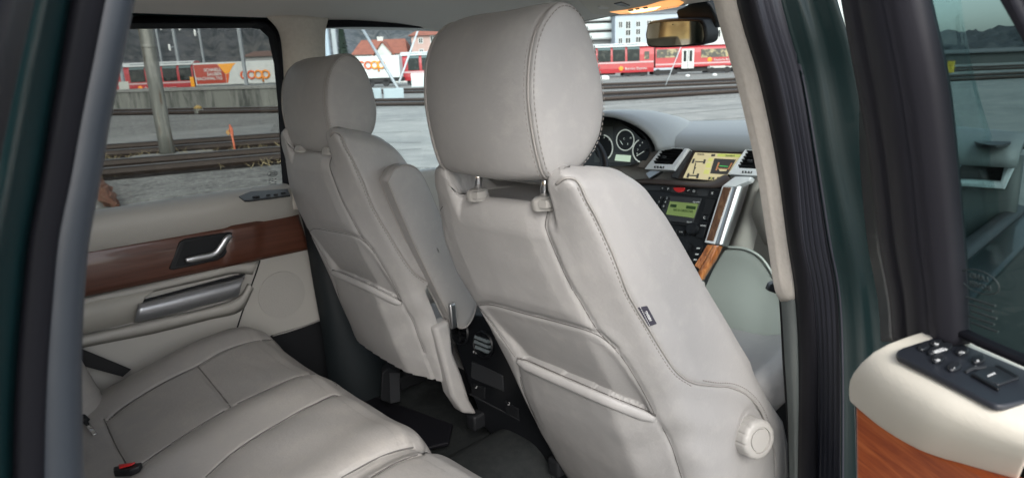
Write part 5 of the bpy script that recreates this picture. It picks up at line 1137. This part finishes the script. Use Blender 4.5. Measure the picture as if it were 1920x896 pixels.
# ------------------------------------------------------------------ trains
def coach(name, label, px0, px1, dep, wins, zr, zb, group, panorama=True, cat='train carriage', doors=(), lit=(), stripe=(1.42, 1.62), lower=None, logo=None, dep1=None):
    a, b = GH(px0, dep), GH(px1, dep1 or dep); L = np.linalg.norm(b-a); u = (b-a)/L; nb = np.array([-u[1], u[0], 0]); nb *= np.sign(nb @ (a-CAMW)); W_ = 2.7
    t = thing(name, label, cat, a, car=False, group=group)
    pt = lambda s_, z, o=0: a+u*s_-nb*o+np.array([0, 0, z])
    sp = lambda px: (px-px0)/(px1-px0)*L
    # body: rounded section
    sec = [(0, zb), (.0, zb), (-.02, 1.0), (.0, 1.6), (.02, 2.6), (.12, zr-.7), (.42, zr-.22), (.95, zr), (W_-.95, zr), (W_-.42, zr-.22), (W_-.1, zr-.7), (W_, 2.6), (W_, zb)]
    mb = MB(); mb.grid([[pt(s_, z, -o) for o, z in sec] for s_ in (0, L)]); n = len(sec); mb.f.append(tuple(range(n))); mb.f.append(tuple(range(n, 2*n))); mb.build('body', TRED, t)
    mb = MB(); mb.grid([[pt(s_, z, -o+.03) for o, z in ((.10, zr-.42), (.42, zr-.20), (.95, zr+.02))]+[pt(s_, zr+.03, -W_/2)] for s_ in (-.0, L)]); mb.build('roof', TWHITE, t, solid=.02)
    mb = MB(); mb.prism([pt(0, stripe[0], .025), pt(L, stripe[0], .025), pt(L, stripe[1], .025), pt(0, stripe[1], .025)], nb*.03); mb.build('stripe', mat('stripe pale red', (.48, .33, .34), .45), t)
    for p0, p1, z0, z1 in wins:
        s0, s1 = sp(p0), sp(p1)
        m_ = TLIT if (p0, p1) in lit else TGLASS
        mb = MB()
        if panorama and z1 > zr-.9:
            zt = zr-.75
            mb.prism([pt(s0, z0, .035), pt(s1, z0, .035), pt(s1, zt, .03), pt(s0, zt, .03)], nb*.03); w = mb.build('window', m_, t)
            mb = MB(); mb.grid([[pt(s0, zt, .032), pt(s1, zt, .032)], [pt(s0, zr-.62, -.08), pt(s1, zr-.62, -.08)], [pt(s0, zr-.16, -.40), pt(s1, zr-.16, -.40)]]); mb.build('roof_pane', TGLASSU, w, solid=.03)
        else:
            mb.prism([pt(s0, z0, .035), pt(s1, z0, .035), pt(s1, z1, .035), pt(s0, z1, .035)], nb*.03); mb.build('window', m_, t)
    for p0, p1 in doors:
        s0, s1 = sp(p0), sp(p1); mb = MB(); mb.prism([pt(s0, .72, .045), pt(s1, .72, .045), pt(s1, 3.05, .045), pt(s0, 3.05, .045)], nb*.05); d = mb.build('door', TWHITE, t)
        for f0, f1 in ((.14, .36), (.62, .84)):
            c0, c1 = s0+(s1-s0)*f0, s0+(s1-s0)*f1; mb = MB(); mb.prism([pt(c0, 1.55, .06), pt(c1, 1.55, .06), pt(c1, 2.85, .06), pt(c0, 2.85, .06)], nb*.02); mb.build('door_window', TGLASS, d)
        mb = MB(); sm = (s0+s1)/2; mb.prism([pt(sm-.03, .75, .05), pt(sm+.03, .75, .05), pt(sm+.03, 3.02, .05), pt(sm-.03, 3.02, .05)], nb*.01); mb.build('door_gap', UNDER, d)
    for f in (.14, .86):
        mb = MB(); mb.prism([pt(L*f-1.5, .12, -.25), pt(L*f+1.5, .12, -.25), pt(L*f+1.5, .62, -.25), pt(L*f-1.5, .62, -.25)], nb*2.2); bg_ = mb.build('bogie', UNDER, t)
        for k in (-.95, .95):
            mb = MB(); mb.lathe(pt(L*f+k, .38, -.2), nb, [(.38, 0), (.38, .12)], 16); mb.build('wheel', UNDER, bg_)
    mb = MB(); mb.prism([pt(L*.3, .3, -.35), pt(L*.7, .3, -.35), pt(L*.7, zb+.05, -.35), pt(L*.3, zb+.05, -.35)], nb*2.0); mb.build('underframe', UNDER, t)
    if logo:
        s_, z, h, word = logo; text('lettering', word, h, pt(sp(s_), z, .06), u, (0, 0, 1), TWHITE, t, align='LEFT')
        mb = MB(); mb.lathe(pt(sp(s_)-.5, z+.05, .03), -nb, [(.28, 0), (.2, .04)], 16); mb.build('emblem', LORA, t)
    return t
GT = 'red train carriages in the yard'
coach('panorama_carriage', 'red panorama carriage above the wall, left of the white container', 120, 364, 71, [(150, 176, 1.62, 3.5), (182, 220, 1.62, 3.5), (246, 274, 1.62, 3.5), (279, 304, 1.62, 3.5), (308, 334, 1.62, 3.5), (339, 361, 1.62, 3.5)], 3.72, .35, GT, logo=(270, .88, .55, 'Bernina Express'), stripe=(1.35, 1.52))
coach('panorama_carriage', 'red carriage end with dark windows visible right of the far headrest', 752, 984, 78, [(766, 787, 1.75, 3.2), (792, 816, 1.75, 3.2), (822, 850, 1.75, 3.2), (860, 890, 1.75, 3.2), (900, 930, 1.75, 3.2)], 3.95, .55, GT, stripe=(1.45, 1.65))
coach('panorama_carriage', 'red panorama carriage with curved roof glass in the windscreen, left part', 987, 1226, 78, [(1010, 1034, 1.85, 3.6), (1038, 1062, 1.85, 3.6), (1066, 1090, 1.85, 3.6), (1094, 1117, 1.85, 3.6), (1121, 1145, 1.85, 3.6), (1149, 1172, 1.85, 3.6), (1176, 1199, 1.85, 3.6), (1208, 1217, 2.0, 2.95)], 4.0, .5, GT, lit=((1208, 1217),), stripe=(1.62, 1.80), logo=(1172, .95, .42, 'Bernina Express'))
coach('passenger_carriage', 'red carriage with white double doors and lit windows in the windscreen', 1229, 1371, 78, [(1231, 1271, 2.1, 3.1), (1314, 1365, 1.95, 2.95)], 3.85, .9, GT, panorama=False, doors=((1278, 1301),), lit=((1231, 1271), (1314, 1365)), stripe=(1.22, 1.38), logo=(1338, 1.62, .36, 'Rhätische Bahn'))
coach('passenger_carriage', 'dark end carriage half hidden behind the near pillar', 1374, 1600, 79, [(1385, 1420, 2.0, 3.0), (1430, 1480, 2.0, 3.0)], 3.8, .8, GT, panorama=False)
def wagon(label, px0, px1, dep, z0, z1, panel, lx, lz, lh, group='container wagons'):
    a, b = GH(px0, dep), GH(px1, dep); L = np.linalg.norm(b-a); u = (b-a)/L; nb = np.array([-u[1], u[0], 0]); nb *= np.sign(nb @ (a-CAMW))
    t = thing('container_wagon', label, 'wagon', a, car=False, group=group); pt = lambda s_, z, o=0: a+u*s_-nb*o+np.array([0, 0, z]); sp = lambda px: (px-px0)/(px1-px0)*L
    mb = MB(); mb.prism([pt(0, z0), pt(L, z0), pt(L, z1), pt(0, z1)], nb*2.5); c = mb.build('container', CONT, t, bevel=.06)
    mb = MB(); mb.prism([pt(-.2, z0-.45, -.2), pt(L+.2, z0-.45, -.2), pt(L+.2, z0-.02, -.2), pt(-.2, z0-.02, -.2)], nb*2.1); mb.build('wagon_frame', GALV if panel else UNDER, t)
    for f in (.15, .3, .7, .85):
        mb = MB(); mb.lathe(pt(L*f, .40, -.2), nb, [(.42, 0), (.42, .14)], 16); mb.build('wheel', UNDER, t)
    mb = MB(); mb.prism([pt(L*.1, .3, -.4), pt(L*.9, .3, -.4), pt(L*.9, z0-.3, -.4), pt(L*.1, z0-.3, -.4)], nb*1.4); mb.build('running_gear', UNDER, t)
    if panel:
        zp = lambda f: z0+(z1-z0)*f
        q = lambda px, f, o=.03: pt(sp(px), zp(f), o)
        mb = MB(); mb.prism([q(369, .07), q(424, .08), q(424, .50), q(411, .93), q(367, .92)], nb*.02); mb.build('colour_panel', PBRN, c)
        mb = MB(); mb.prism([q(412, .92), q(447, .94), q(440, .80), q(432, .52), q(424, .48)], nb*.02); mb.build('colour_panel', PYEL, c)
        mb = MB(); mb.prism([q(425, .47), q(432, .50), q(429, .22), q(427, .08), q(425, .08)], nb*.02); mb.build('colour_panel', LRED, c)
        for k, s_ in enumerate(('SCHNELL', 'SAUBER', 'NACHHALTIG')):
            text('lettering', s_, .47, q(418, .67-.185*k, .06), u, (0, 0, 1), TWHITE, c, align='RIGHT', bold=.012)
        mb = MB(); mb.prism([pt(-.5, z0-.4, .1), pt(-.1, z0-.4, .1), pt(-.1, z0+1.0, .1), pt(-.5, z0+1.0, .1)], nb*.1); mb.build('end_ladder', PYEL, t)
    # the word coop as overlapping rings
    def ringm(cx, m, a0, a1, k):
        pts = [pt(lx_ := sp(lx)+cx*lh+.5*lh*math.cos(math.radians(t_)), lz+.5*lh*math.sin(math.radians(t_)), .05+.02*k) for t_ in np.linspace(a0, a1, 30)]
        mb = MB(); mb.tube(pts, lh*.13, 8, closed=(a1-a0) >= 359, sq=(.35, 1) if False else None); mb.build('lettering', m, c, smooth=True)
    ringm(0, LRED, 50, 310, 0); ringm(.98, LRED, 0, 360, 1); ringm(1.96, LORA, 0, 360, 2); ringm(2.98, LORA, 0, 360, 3)
    mb = MB(); s0 = sp(lx)+2.53*lh; mb.tube([pt(s0, lz+.5*lh, .1), pt(s0, lz-1.0*lh, .1)], lh*.13, 8); mb.build('lettering', LORA, c, smooth=True)
    return t
wagon('white container with red brown slogan panel and orange wedge above the wall', 366, 560, 71, zat(450, 158, 71), zat(450, 117, 71), True, 460, zat(470, 141, 71), .80)
wagon('white container with orange round lettering between the two headrests', 562, 750, 75, zat(700, 147, 75), zat(700, 107, 75), False, 680, zat(700, 123, 75), .78)

# ------------------------------------------------------------------ masts, cabinets, stays
def vpole(px, py0, py1, dep, wpx, name, label, m=GALV, arms=(), group='masts in the yard', h2=None, square=True):
    b = GH(px, dep); ztop = zat(px, py1, dep); r = wpx/2/F_PX*dep
    t = thing(name, label, 'mast', b, car=False, group=group)
    mb = MB(); mb.tube([b+np.array([0, 0, zat(px, py0, dep) if py0 else 0]), b+np.array([0, 0, ztop])], r, 4 if square else 10); mb.build('shaft', m, t, smooth=not square)
    rt = WM @ R @ np.array([1.0, 0, 0]); rt[2] = 0; rt /= np.linalg.norm(rt)
    for pya, l0, l1 in arms:
        z = zat(px, pya, dep); k = dep/F_PX
        mb = MB(); mb.tube([b+rt*l0*k+np.array([0, 0, z]), b+rt*l1*k+np.array([0, 0, z+.15])], .09, 6); mb.build('arm', m, t)
        e = b+rt*(l1 if abs(l1) > abs(l0) else l0)*k+np.array([0, 0, z]); mb = MB(); mb.lathe(e-np.array([0, 0, .55]), (0, 0, 1), [(.14, 0), (.2, .2), (.2, .9), (.12, 1.1)], 10); mb.build('insulator', mat('white insulator', (.75, .76, .75), .3), t, smooth=True)
    return t
vpole(461, 0, -80, 48, 7.5, 'catenary_mast', 'grey catenary mast in front of the white container with slogan panel')
vpole(232, 0, -80, 50, 7, 'catenary_mast', 'grey catenary mast above the pale cabinet at the left', arms=((80, -25, 22),))
vpole(341, 0, -40, 110, 6, 'catenary_mast', 'distant grey mast with white insulators right of the steel pole', arms=((55, -22, 0), (57, 0, 12), (92, -12, 0)))
vpole(388, 0, 52, 110, 4.5, 'catenary_mast', 'thin distant mast left of the slogan panel container', arms=((66, -8, 0),))
vpole(310, 0, 20, 120, 4, 'catenary_mast', 'thin distant mast just right of the steel pole top', arms=((55, -12, 10),))
vpole(620, 0, -60, 60, 11, 'square_post', 'pale blue grey square post left of the pine tree', m=mat('pale blue steel', (.30, .36, .41), .5))
vpole(634, 0, 56, 62, 10, 'square_post', 'shorter pale grey post beside the pine tree', m=mat('pale grey post', (.36, .38, .39), .6))
vpole(1386, 0, 60, 48, 5, 'square_post', 'pale grey post beside the near beige pillar in the windscreen', m=mat('pale grey post', (.36, .38, .39), .6))
def stay(p0, d0, p1, d1, wpx, label, m=GALV):
    a, b = GD(*p0, d0), GD(*p1, d1); mb = MB(); mb.tube([a, b], wpx/2/F_PX*(d0+d1)/2, 8); return solo(mb, 'stay_strut', m, label, 'strut', b, car=False, group='mast stays', smooth=True)
stay((660, 22), 46, (753, 178), 42, 5.5, 'thick grey stay strut slanting down right across the container')
stay((790, 40), 44, (748, 156), 42, 3.5, 'thin grey stay crossing behind the thick strut', mat('light stay', (.45, .48, .50), .5))
stay((1280, 80), 40, (1248, 160), 40, 1.6, 'thin pale guy wire below the mirror', mat('light stay', (.45, .48, .50), .5))
def cab(px0, px1, py0, py1, dep, name, label, m, cat='cabinet', th=.5, doors=1, group=None):
    a, b = GH(px0, dep), GH(px1, dep); z0, z1 = max(0, zat(px0, py1, dep)), zat(px0, py0, dep); nb = np.array([a[0], a[1], 0])-CAMW; nb[2] = 0; nb /= np.linalg.norm(nb)
    t = thing(name, label, cat, a, car=False, group=group); mb = MB(); mb.prism([a+[0, 0, z0-.0], b+[0, 0, z0], b+[0, 0, z1], a+[0, 0, z1]], nb*th); mb.build('housing', m, t, bevel=.02)
    for k in range(doors):
        f0, f1 = (k+.08)/doors, (k+.92)/doors; mb = MB(); q = lambda f, z: a+(b-a)*f-nb*.012+np.array([0, 0, z0+(z1-z0)*z]); mb.prism([q(f0, .12), q(f1, .12), q(f1, .93), q(f0, .93)], nb*.02); mb.build('door', m, t, bevel=.01)
    mb = MB(); mb.prism([a+[0, 0, 0], b+[0, 0, 0], b+[0, 0, z0], a+[0, 0, z0]], nb*th*.9) if z0 > .05 else mb.box(a+[0, 0, -.05], (.1, .1, .1)); mb.build('plinth', WALLC, t)
    return t
cab(222, 241, 154, 177, 45, 'signal_cabinet', 'pale grey signal cabinet on the wall left of the pole', mat('pale cabinet paint', (.42, .44, .41), .5))
cab(770, 796, 138, 163, 66, 'signal_cabinet', 'white twin door cabinet in front of the red carriage end', mat('white cabinet paint', (.52, .56, .56), .45), doors=2)
cab(716, 754, 166, 187, 37, 'cable_box', 'long low blue grey box by the rails between the headrests', mat('blue grey box', (.32, .38, .40), .6), doors=1, group='low boxes by the rails')
cab(690, 712, 166, 189, 37.5, 'cable_box', 'short low blue grey box beside the far headrest', mat('blue grey box', (.32, .38, .40), .6), doors=1, group='low boxes by the rails')
for q in ((1134, 148), (1290, 126), (1341, 127)):
    g_ = GH(q[0], 66); k_ = 1 if q[0] < 1200 else .5; mb = MB(); mb.lathe(g_, (0, 0, 1), [(.45*k_, 0), (.5*k_, .15*k_), (.42*k_, .38*k_), (.1*k_, .45*k_)], 14); solo(mb, 'trackside_box', mat('white box', (.7, .72, .7), .6), 'small white round top box beside the rails below the red train', 'trackside box', g_, car=False, group='white trackside boxes', smooth=True)

track([(1690, 156), (1800, 152), (1930, 146)], [(1690, 149), (1800, 145), (1930, 139)], 'railway track seen through the open door window', ext=.5, bed=.6)
track([(1690, 138), (1800, 134), (1930, 129)], [(1690, 133), (1800, 129), (1930, 124)], 'farther railway track seen through the open door window', ext=.5, bed=.9)
for q, w_, lb in (((1776, 137), .55, 'larger yellow crate beside the rails in the open door window'), ((1783, 124), .45, 'smaller yellow crate farther back in the open door window')):
    g_ = G(*q); g_[2] = 0; mb = MB(); mb.box(g_+[0, 0, w_*.5], (w_, w_*1.3, w_)); cr_ = thing('yellow_crate', lb, 'crate', g_, car=False, group='yellow crates by the rails'); mb.build('body', mat('crate yellow', (.55, .38, .03), .6), cr_, bevel=.03)
    mb = MB(); mb.box(g_+[0, 0, w_+.03], (w_*1.08, w_*1.4, .07)); mb.build('lid', mat('crate lid yellow', (.45, .30, .02), .6), cr_, bevel=.015)
# ------------------------------------------------------------------ buildings
def house(name, label, px0, px1, dep, eave, ridge, wallm, roofm, wins, th=9, hip=.12, over=.5, group='houses beyond the railway', extra=None, cat='house'):
    a, b = GH(px0, dep), GH(px1, dep); L = np.linalg.norm(b-a); u = (b-a)/L; nb = np.array([-u[1], u[0], 0]); nb *= np.sign(nb @ (a-CAMW))
    t = thing(name, label, cat, a, car=False, group=group); pt = lambda s_, z, o=0: a+u*s_-nb*o+np.array([0, 0, z]); sp = lambda px: (px-px0)/(px1-px0)*L
    ze, zr = zat(px0, eave, dep), zat(px0, ridge, dep)
    mb = MB(); mb.prism([pt(0, 0), pt(L, 0), pt(L, ze), pt(0, ze)], nb*th); mb.build('wall', wallm, t)
    if zr > ze+.1:
        mb = MB(); o = over; A = [pt(-o, ze-.1, o), pt(L+o, ze-.1, o), pt(L+o, ze-.1, -th-o), pt(-o, ze-.1, -th-o), pt(L*hip, zr, -th/2), pt(L*(1-hip), zr, -th/2)]
        mb.add(A, [(0, 1, 5, 4), (2, 3, 4, 5), (1, 2, 5), (3, 0, 4), (0, 3, 2, 1)]); mb.build('roof', roofm, t)
    for p0, p1, y0, y1 in wins:
        z1, z0 = zat(px0, y0, dep), zat(px0, y1, dep); s0, s1 = sp(p0), sp(p1)
        mb = MB(); mb.prism([pt(s0-.12, z0-.12, .06), pt(s1+.12, z0-.12, .06), pt(s1+.12, z1+.12, .06), pt(s0-.12, z1+.12, .06)], nb*.05); f = mb.build('window', TWHITE, t)
        mb = MB(); mb.prism([pt(s0, z0, .075), pt(s1, z0, .075), pt(s1, z1, .075), pt(s0, z1, .075)], nb*.02); mb.build('pane', TGLASS, f)
        mb = MB(); sm = (s0+s1)/2; mb.prism([pt(sm-.05, z0, .085), pt(sm+.05, z0, .085), pt(sm+.05, z1, .085), pt(sm-.05, z1, .085)], nb*.02); mb.build('mullion', TWHITE, f)
    if extra: extra(t, pt, sp, nb, L)
    return t
PLAS = mat('white plaster', (.50, .50, .47), .85, var=[(.5, (.42, .42, .40), .45, .7)]); PINK = mat('pink plaster', (.44, .30, .265), .85, var=[(.5, (.37, .25, .22), .45, .7)]); BLUEW = mat('pale blue render', (.40, .45, .50), .85, var=[(.4, (.35, .40, .45), .45, .7)]); GREYW = mat('grey render', (.30, .31, .31), .85)
def dormer(t, pt, sp, nb, L):
    s0, s1, sm = sp(709), sp(738), sp(723); zb_, zt = zat(668, 110, 105), zat(668, 86, 105); zm = zat(668, 103, 105)
    mb = MB(); mb.prism([pt(s0, zb_, .7), pt(s1, zb_, .7), pt(s1, zm, .7), pt(sm, zt, .7), pt(s0, zm, .7)], nb*4); mb.build('dormer_gable', PLAS, t)
    mb = MB(); mb.grid([[pt(s0-.5, zm-.4, 1.0), pt(sm, zt+.25, 1.0), pt(s1+.5, zm-.4, 1.0)], [pt(s0-.5, zm-.4, -4), pt(sm, zt+.25, -4), pt(s1+.5, zm-.4, -4)]]); mb.build('dormer_roof', TILE, t, solid=.2)
    mb = MB(); mb.prism([pt(sp(704), zat(668, 84, 105), -4), pt(sp(715), zat(668, 84, 105), -4), pt(sp(715), zat(668, 72, 105), -4), pt(sp(704), zat(668, 72, 105), -4)], nb*1); mb.build('chimney', PLAS, t)
house('tiled_house', 'white house with large red tiled roof and small front gable', 668, 762, 105, 104, 77, PLAS, TILE, [(718, 727, 97, 103)], hip=.05, extra=dormer)
house('pink_house', 'pink house with tiled hip roof right of the red roofed house', 776, 850, 105, 70, 50, PINK, TILE, [(790, 796, 76, 84), (812, 820, 73, 84), (832, 840, 73, 84), (790, 796, 96, 104), (812, 820, 96, 104)], hip=.3)
def balc(t, pt, sp, nb, L):
    for y in (46, 62, 78, 30):
        z = zat(1098, y, 125); mb = MB(); mb.prism([pt(0, z, 1.3), pt(L, z, 1.3), pt(L, z+.25, 1.3), pt(0, z+.25, 1.3)], nb*1.3); s_ = mb.build('balcony', GREYW, t)
        mb = MB(); mb.prism([pt(0, z+.25, 1.3), pt(L, z+.25, 1.3), pt(L, z+1.25, 1.3), pt(0, z+1.25, 1.3)], nb*.05); mb.build('railing', mat('glazed railing', (.50, .56, .56), .3), s_)
house('apartment_block', 'grey apartment block with stacked balconies left of the pale blue block', 1080, 1150, 125, 20, 20, GREYW, TILE, [(1108, 1116, 34, 44), (1130, 1137, 34, 44), (1108, 1116, 50, 60), (1130, 1137, 50, 60), (1108, 1116, 66, 76), (1130, 1137, 66, 76), (1143, 1148, 50, 60), (1143, 1148, 66, 76)], extra=balc, cat='apartment block', group=None)
house('apartment_block', 'pale blue apartment block behind the red train and the mirror', 1153, 1330, 120, 33, 26, BLUEW, mat('dark flat roof', (.12, .12, .12), .8), [(1173, 1181, 46, 58), (1192, 1199, 47, 55), (1173, 1181, 75, 84), (1192, 1200, 74, 83), (1222, 1229, 46, 58), (1212, 1219, 46, 55), (1240, 1247, 75, 84), (1270, 1277, 75, 84), (1300, 1307, 46, 58), (1300, 1307, 75, 84), (1192, 1199, 60, 69), (1173, 1181, 61, 70), (1212, 1219, 75, 84), (1212, 1219, 60, 70), (1160, 1166, 46, 56), (1160, 1166, 75, 84)], cat='apartment block', group=None, hip=0, over=.3)
house('apartment_block', 'white block with balconies right of the rear view mirror', 1332, 1420, 118, 30, 30, PLAS, TILE, [(1340, 1348, 38, 48), (1356, 1366, 38, 48), (1340, 1348, 60, 72), (1356, 1366, 60, 72)], cat='apartment block', group=None)
house('tiled_house', 'house with steep red roof above the white block by the pillar', 1330, 1372, 150, 28, 4, PLAS, TILE, [], hip=.2)
house('tiled_house', 'low brown roofed shed above the white container at left', 463, 520, 120, 108, 98, GREYW, mat('brown roof', (.15, .09, .07), .8), [], hip=.05)
house('station_shed', 'long low grey shed below the hills in the open door window', 1700, 2100, 75, 103, 97, mat('dark wagon grey', (.05, .055, .055), .8), mat('dark flat roof', (.12, .12, .12), .8), [], cat='shed', group=None)
# conifer
def conifer(px, pyb, pyt, dep, wpx, label):
    b = GH(px, dep); h = zat(px, pyt, dep); t = thing('pine_tree', label, 'tree', b, car=False)
    mb = MB(); mb.tube([b, b+np.array([0, 0, h*.95])], [.22, .04], 8); mb.build('trunk', mat('pine bark', (.07, .05, .04), .9), t)
    mb = MB(); rs = random.Random(3); rw = wpx/2/F_PX*dep
    for k in range(2600):
        f = rs.random()**.8; z = h*(.12+.88*f); r = rw*(1-f)**.8*(.35+.65*rs.random())+.05; a = rs.uniform(0, 6.283)
        c = b+np.array([r*math.cos(a), r*math.sin(a), z-.25*r]); d = np.array([math.cos(a), math.sin(a), -.35]); s_ = np.array([-math.sin(a), math.cos(a), 0]); l = rs.uniform(.25, .6); w = rs.uniform(.08, .2)
        mb.add([c-d*l*.5, c+s_*w, c+d*l*.6, c-s_*w], [(0, 1, 2, 3)])
    mb.build('crown', mat('pine needles', (.03, .055, .04), .8, var=[(3, (.05, .08, .055), .4, .6)]), t)
conifer(648, 103, 46, 92, 30, 'dark green pine tree left of the red roofed house')

# ------------------------------------------------------------------ hills
def hillmat(name, c, vs): return mat(name, c, .95, spec=.05, bump=[(.06, 1, 4)], var=vs)
HILL = hillmat('wooded hillside', (.085, .090, .098), [(.05, (.13, .127, .12), .45, .7), (.25, (.05, .057, .062), .45, .6), (.9, (.17, .165, .155), .58, .75)])
HILLB = hillmat('bronze hillside', (.26, .17, .08), [(.08, (.46, .36, .17), .45, .62), (.3, (.12, .075, .045), .45, .6), (1.2, (.40, .30, .15), .52, .65)])
def hill(name, a0, a1, r0, r1, hfun, m, n=160, seed=1):
    rs = np.random.RandomState(seed); rows = []; ang = np.radians(np.linspace(a0, a1, n)); nz = np.convolve(rs.randn(n+20), np.ones(7)/7, 'same')[10:-10]
    tex = rs.randn(14, n)
    for k, t in enumerate(np.linspace(0, 1, 14)):
        rr = r0+(r1-r0)*t; rows.append([(rr*math.cos(a), rr*math.sin(a), -1+hfun(math.degrees(a))*(t**.8)*(1+.05*nz[i])+(1.4*tex[k, i] if k else 0)) for i, a in enumerate(ang)])
    mb = MB(); mb.grid(rows); return solo(mb, name, m, '', '', car=False, kind='structure', smooth=True)
def prof(L): 
    x, y = zip(*sorted(L)); return lambda a: float(np.interp(a, x, y))
hill('hills', 24, 150, 190, 520, prof([(24, 20), (33, 45), (45, 62), (55, 82), (70, 120), (85, 135), (150, 140)]), HILL)
hill('hills', -40, 26, 260, 700, prof([(-40, 130), (-25, 95), (-12, 48), (-6, 90), (0, 68), (4, 50), (6, 42), (8, 30), (10, 20), (13, 19), (18, 24), (26, 34)]), HILL, seed=4)
hill('hills', 140, 290, 45, 180, prof([(140, 44), (185, 40), (200, 16), (230, 12), (250, 9), (290, 6)]), HILLB, seed=6)
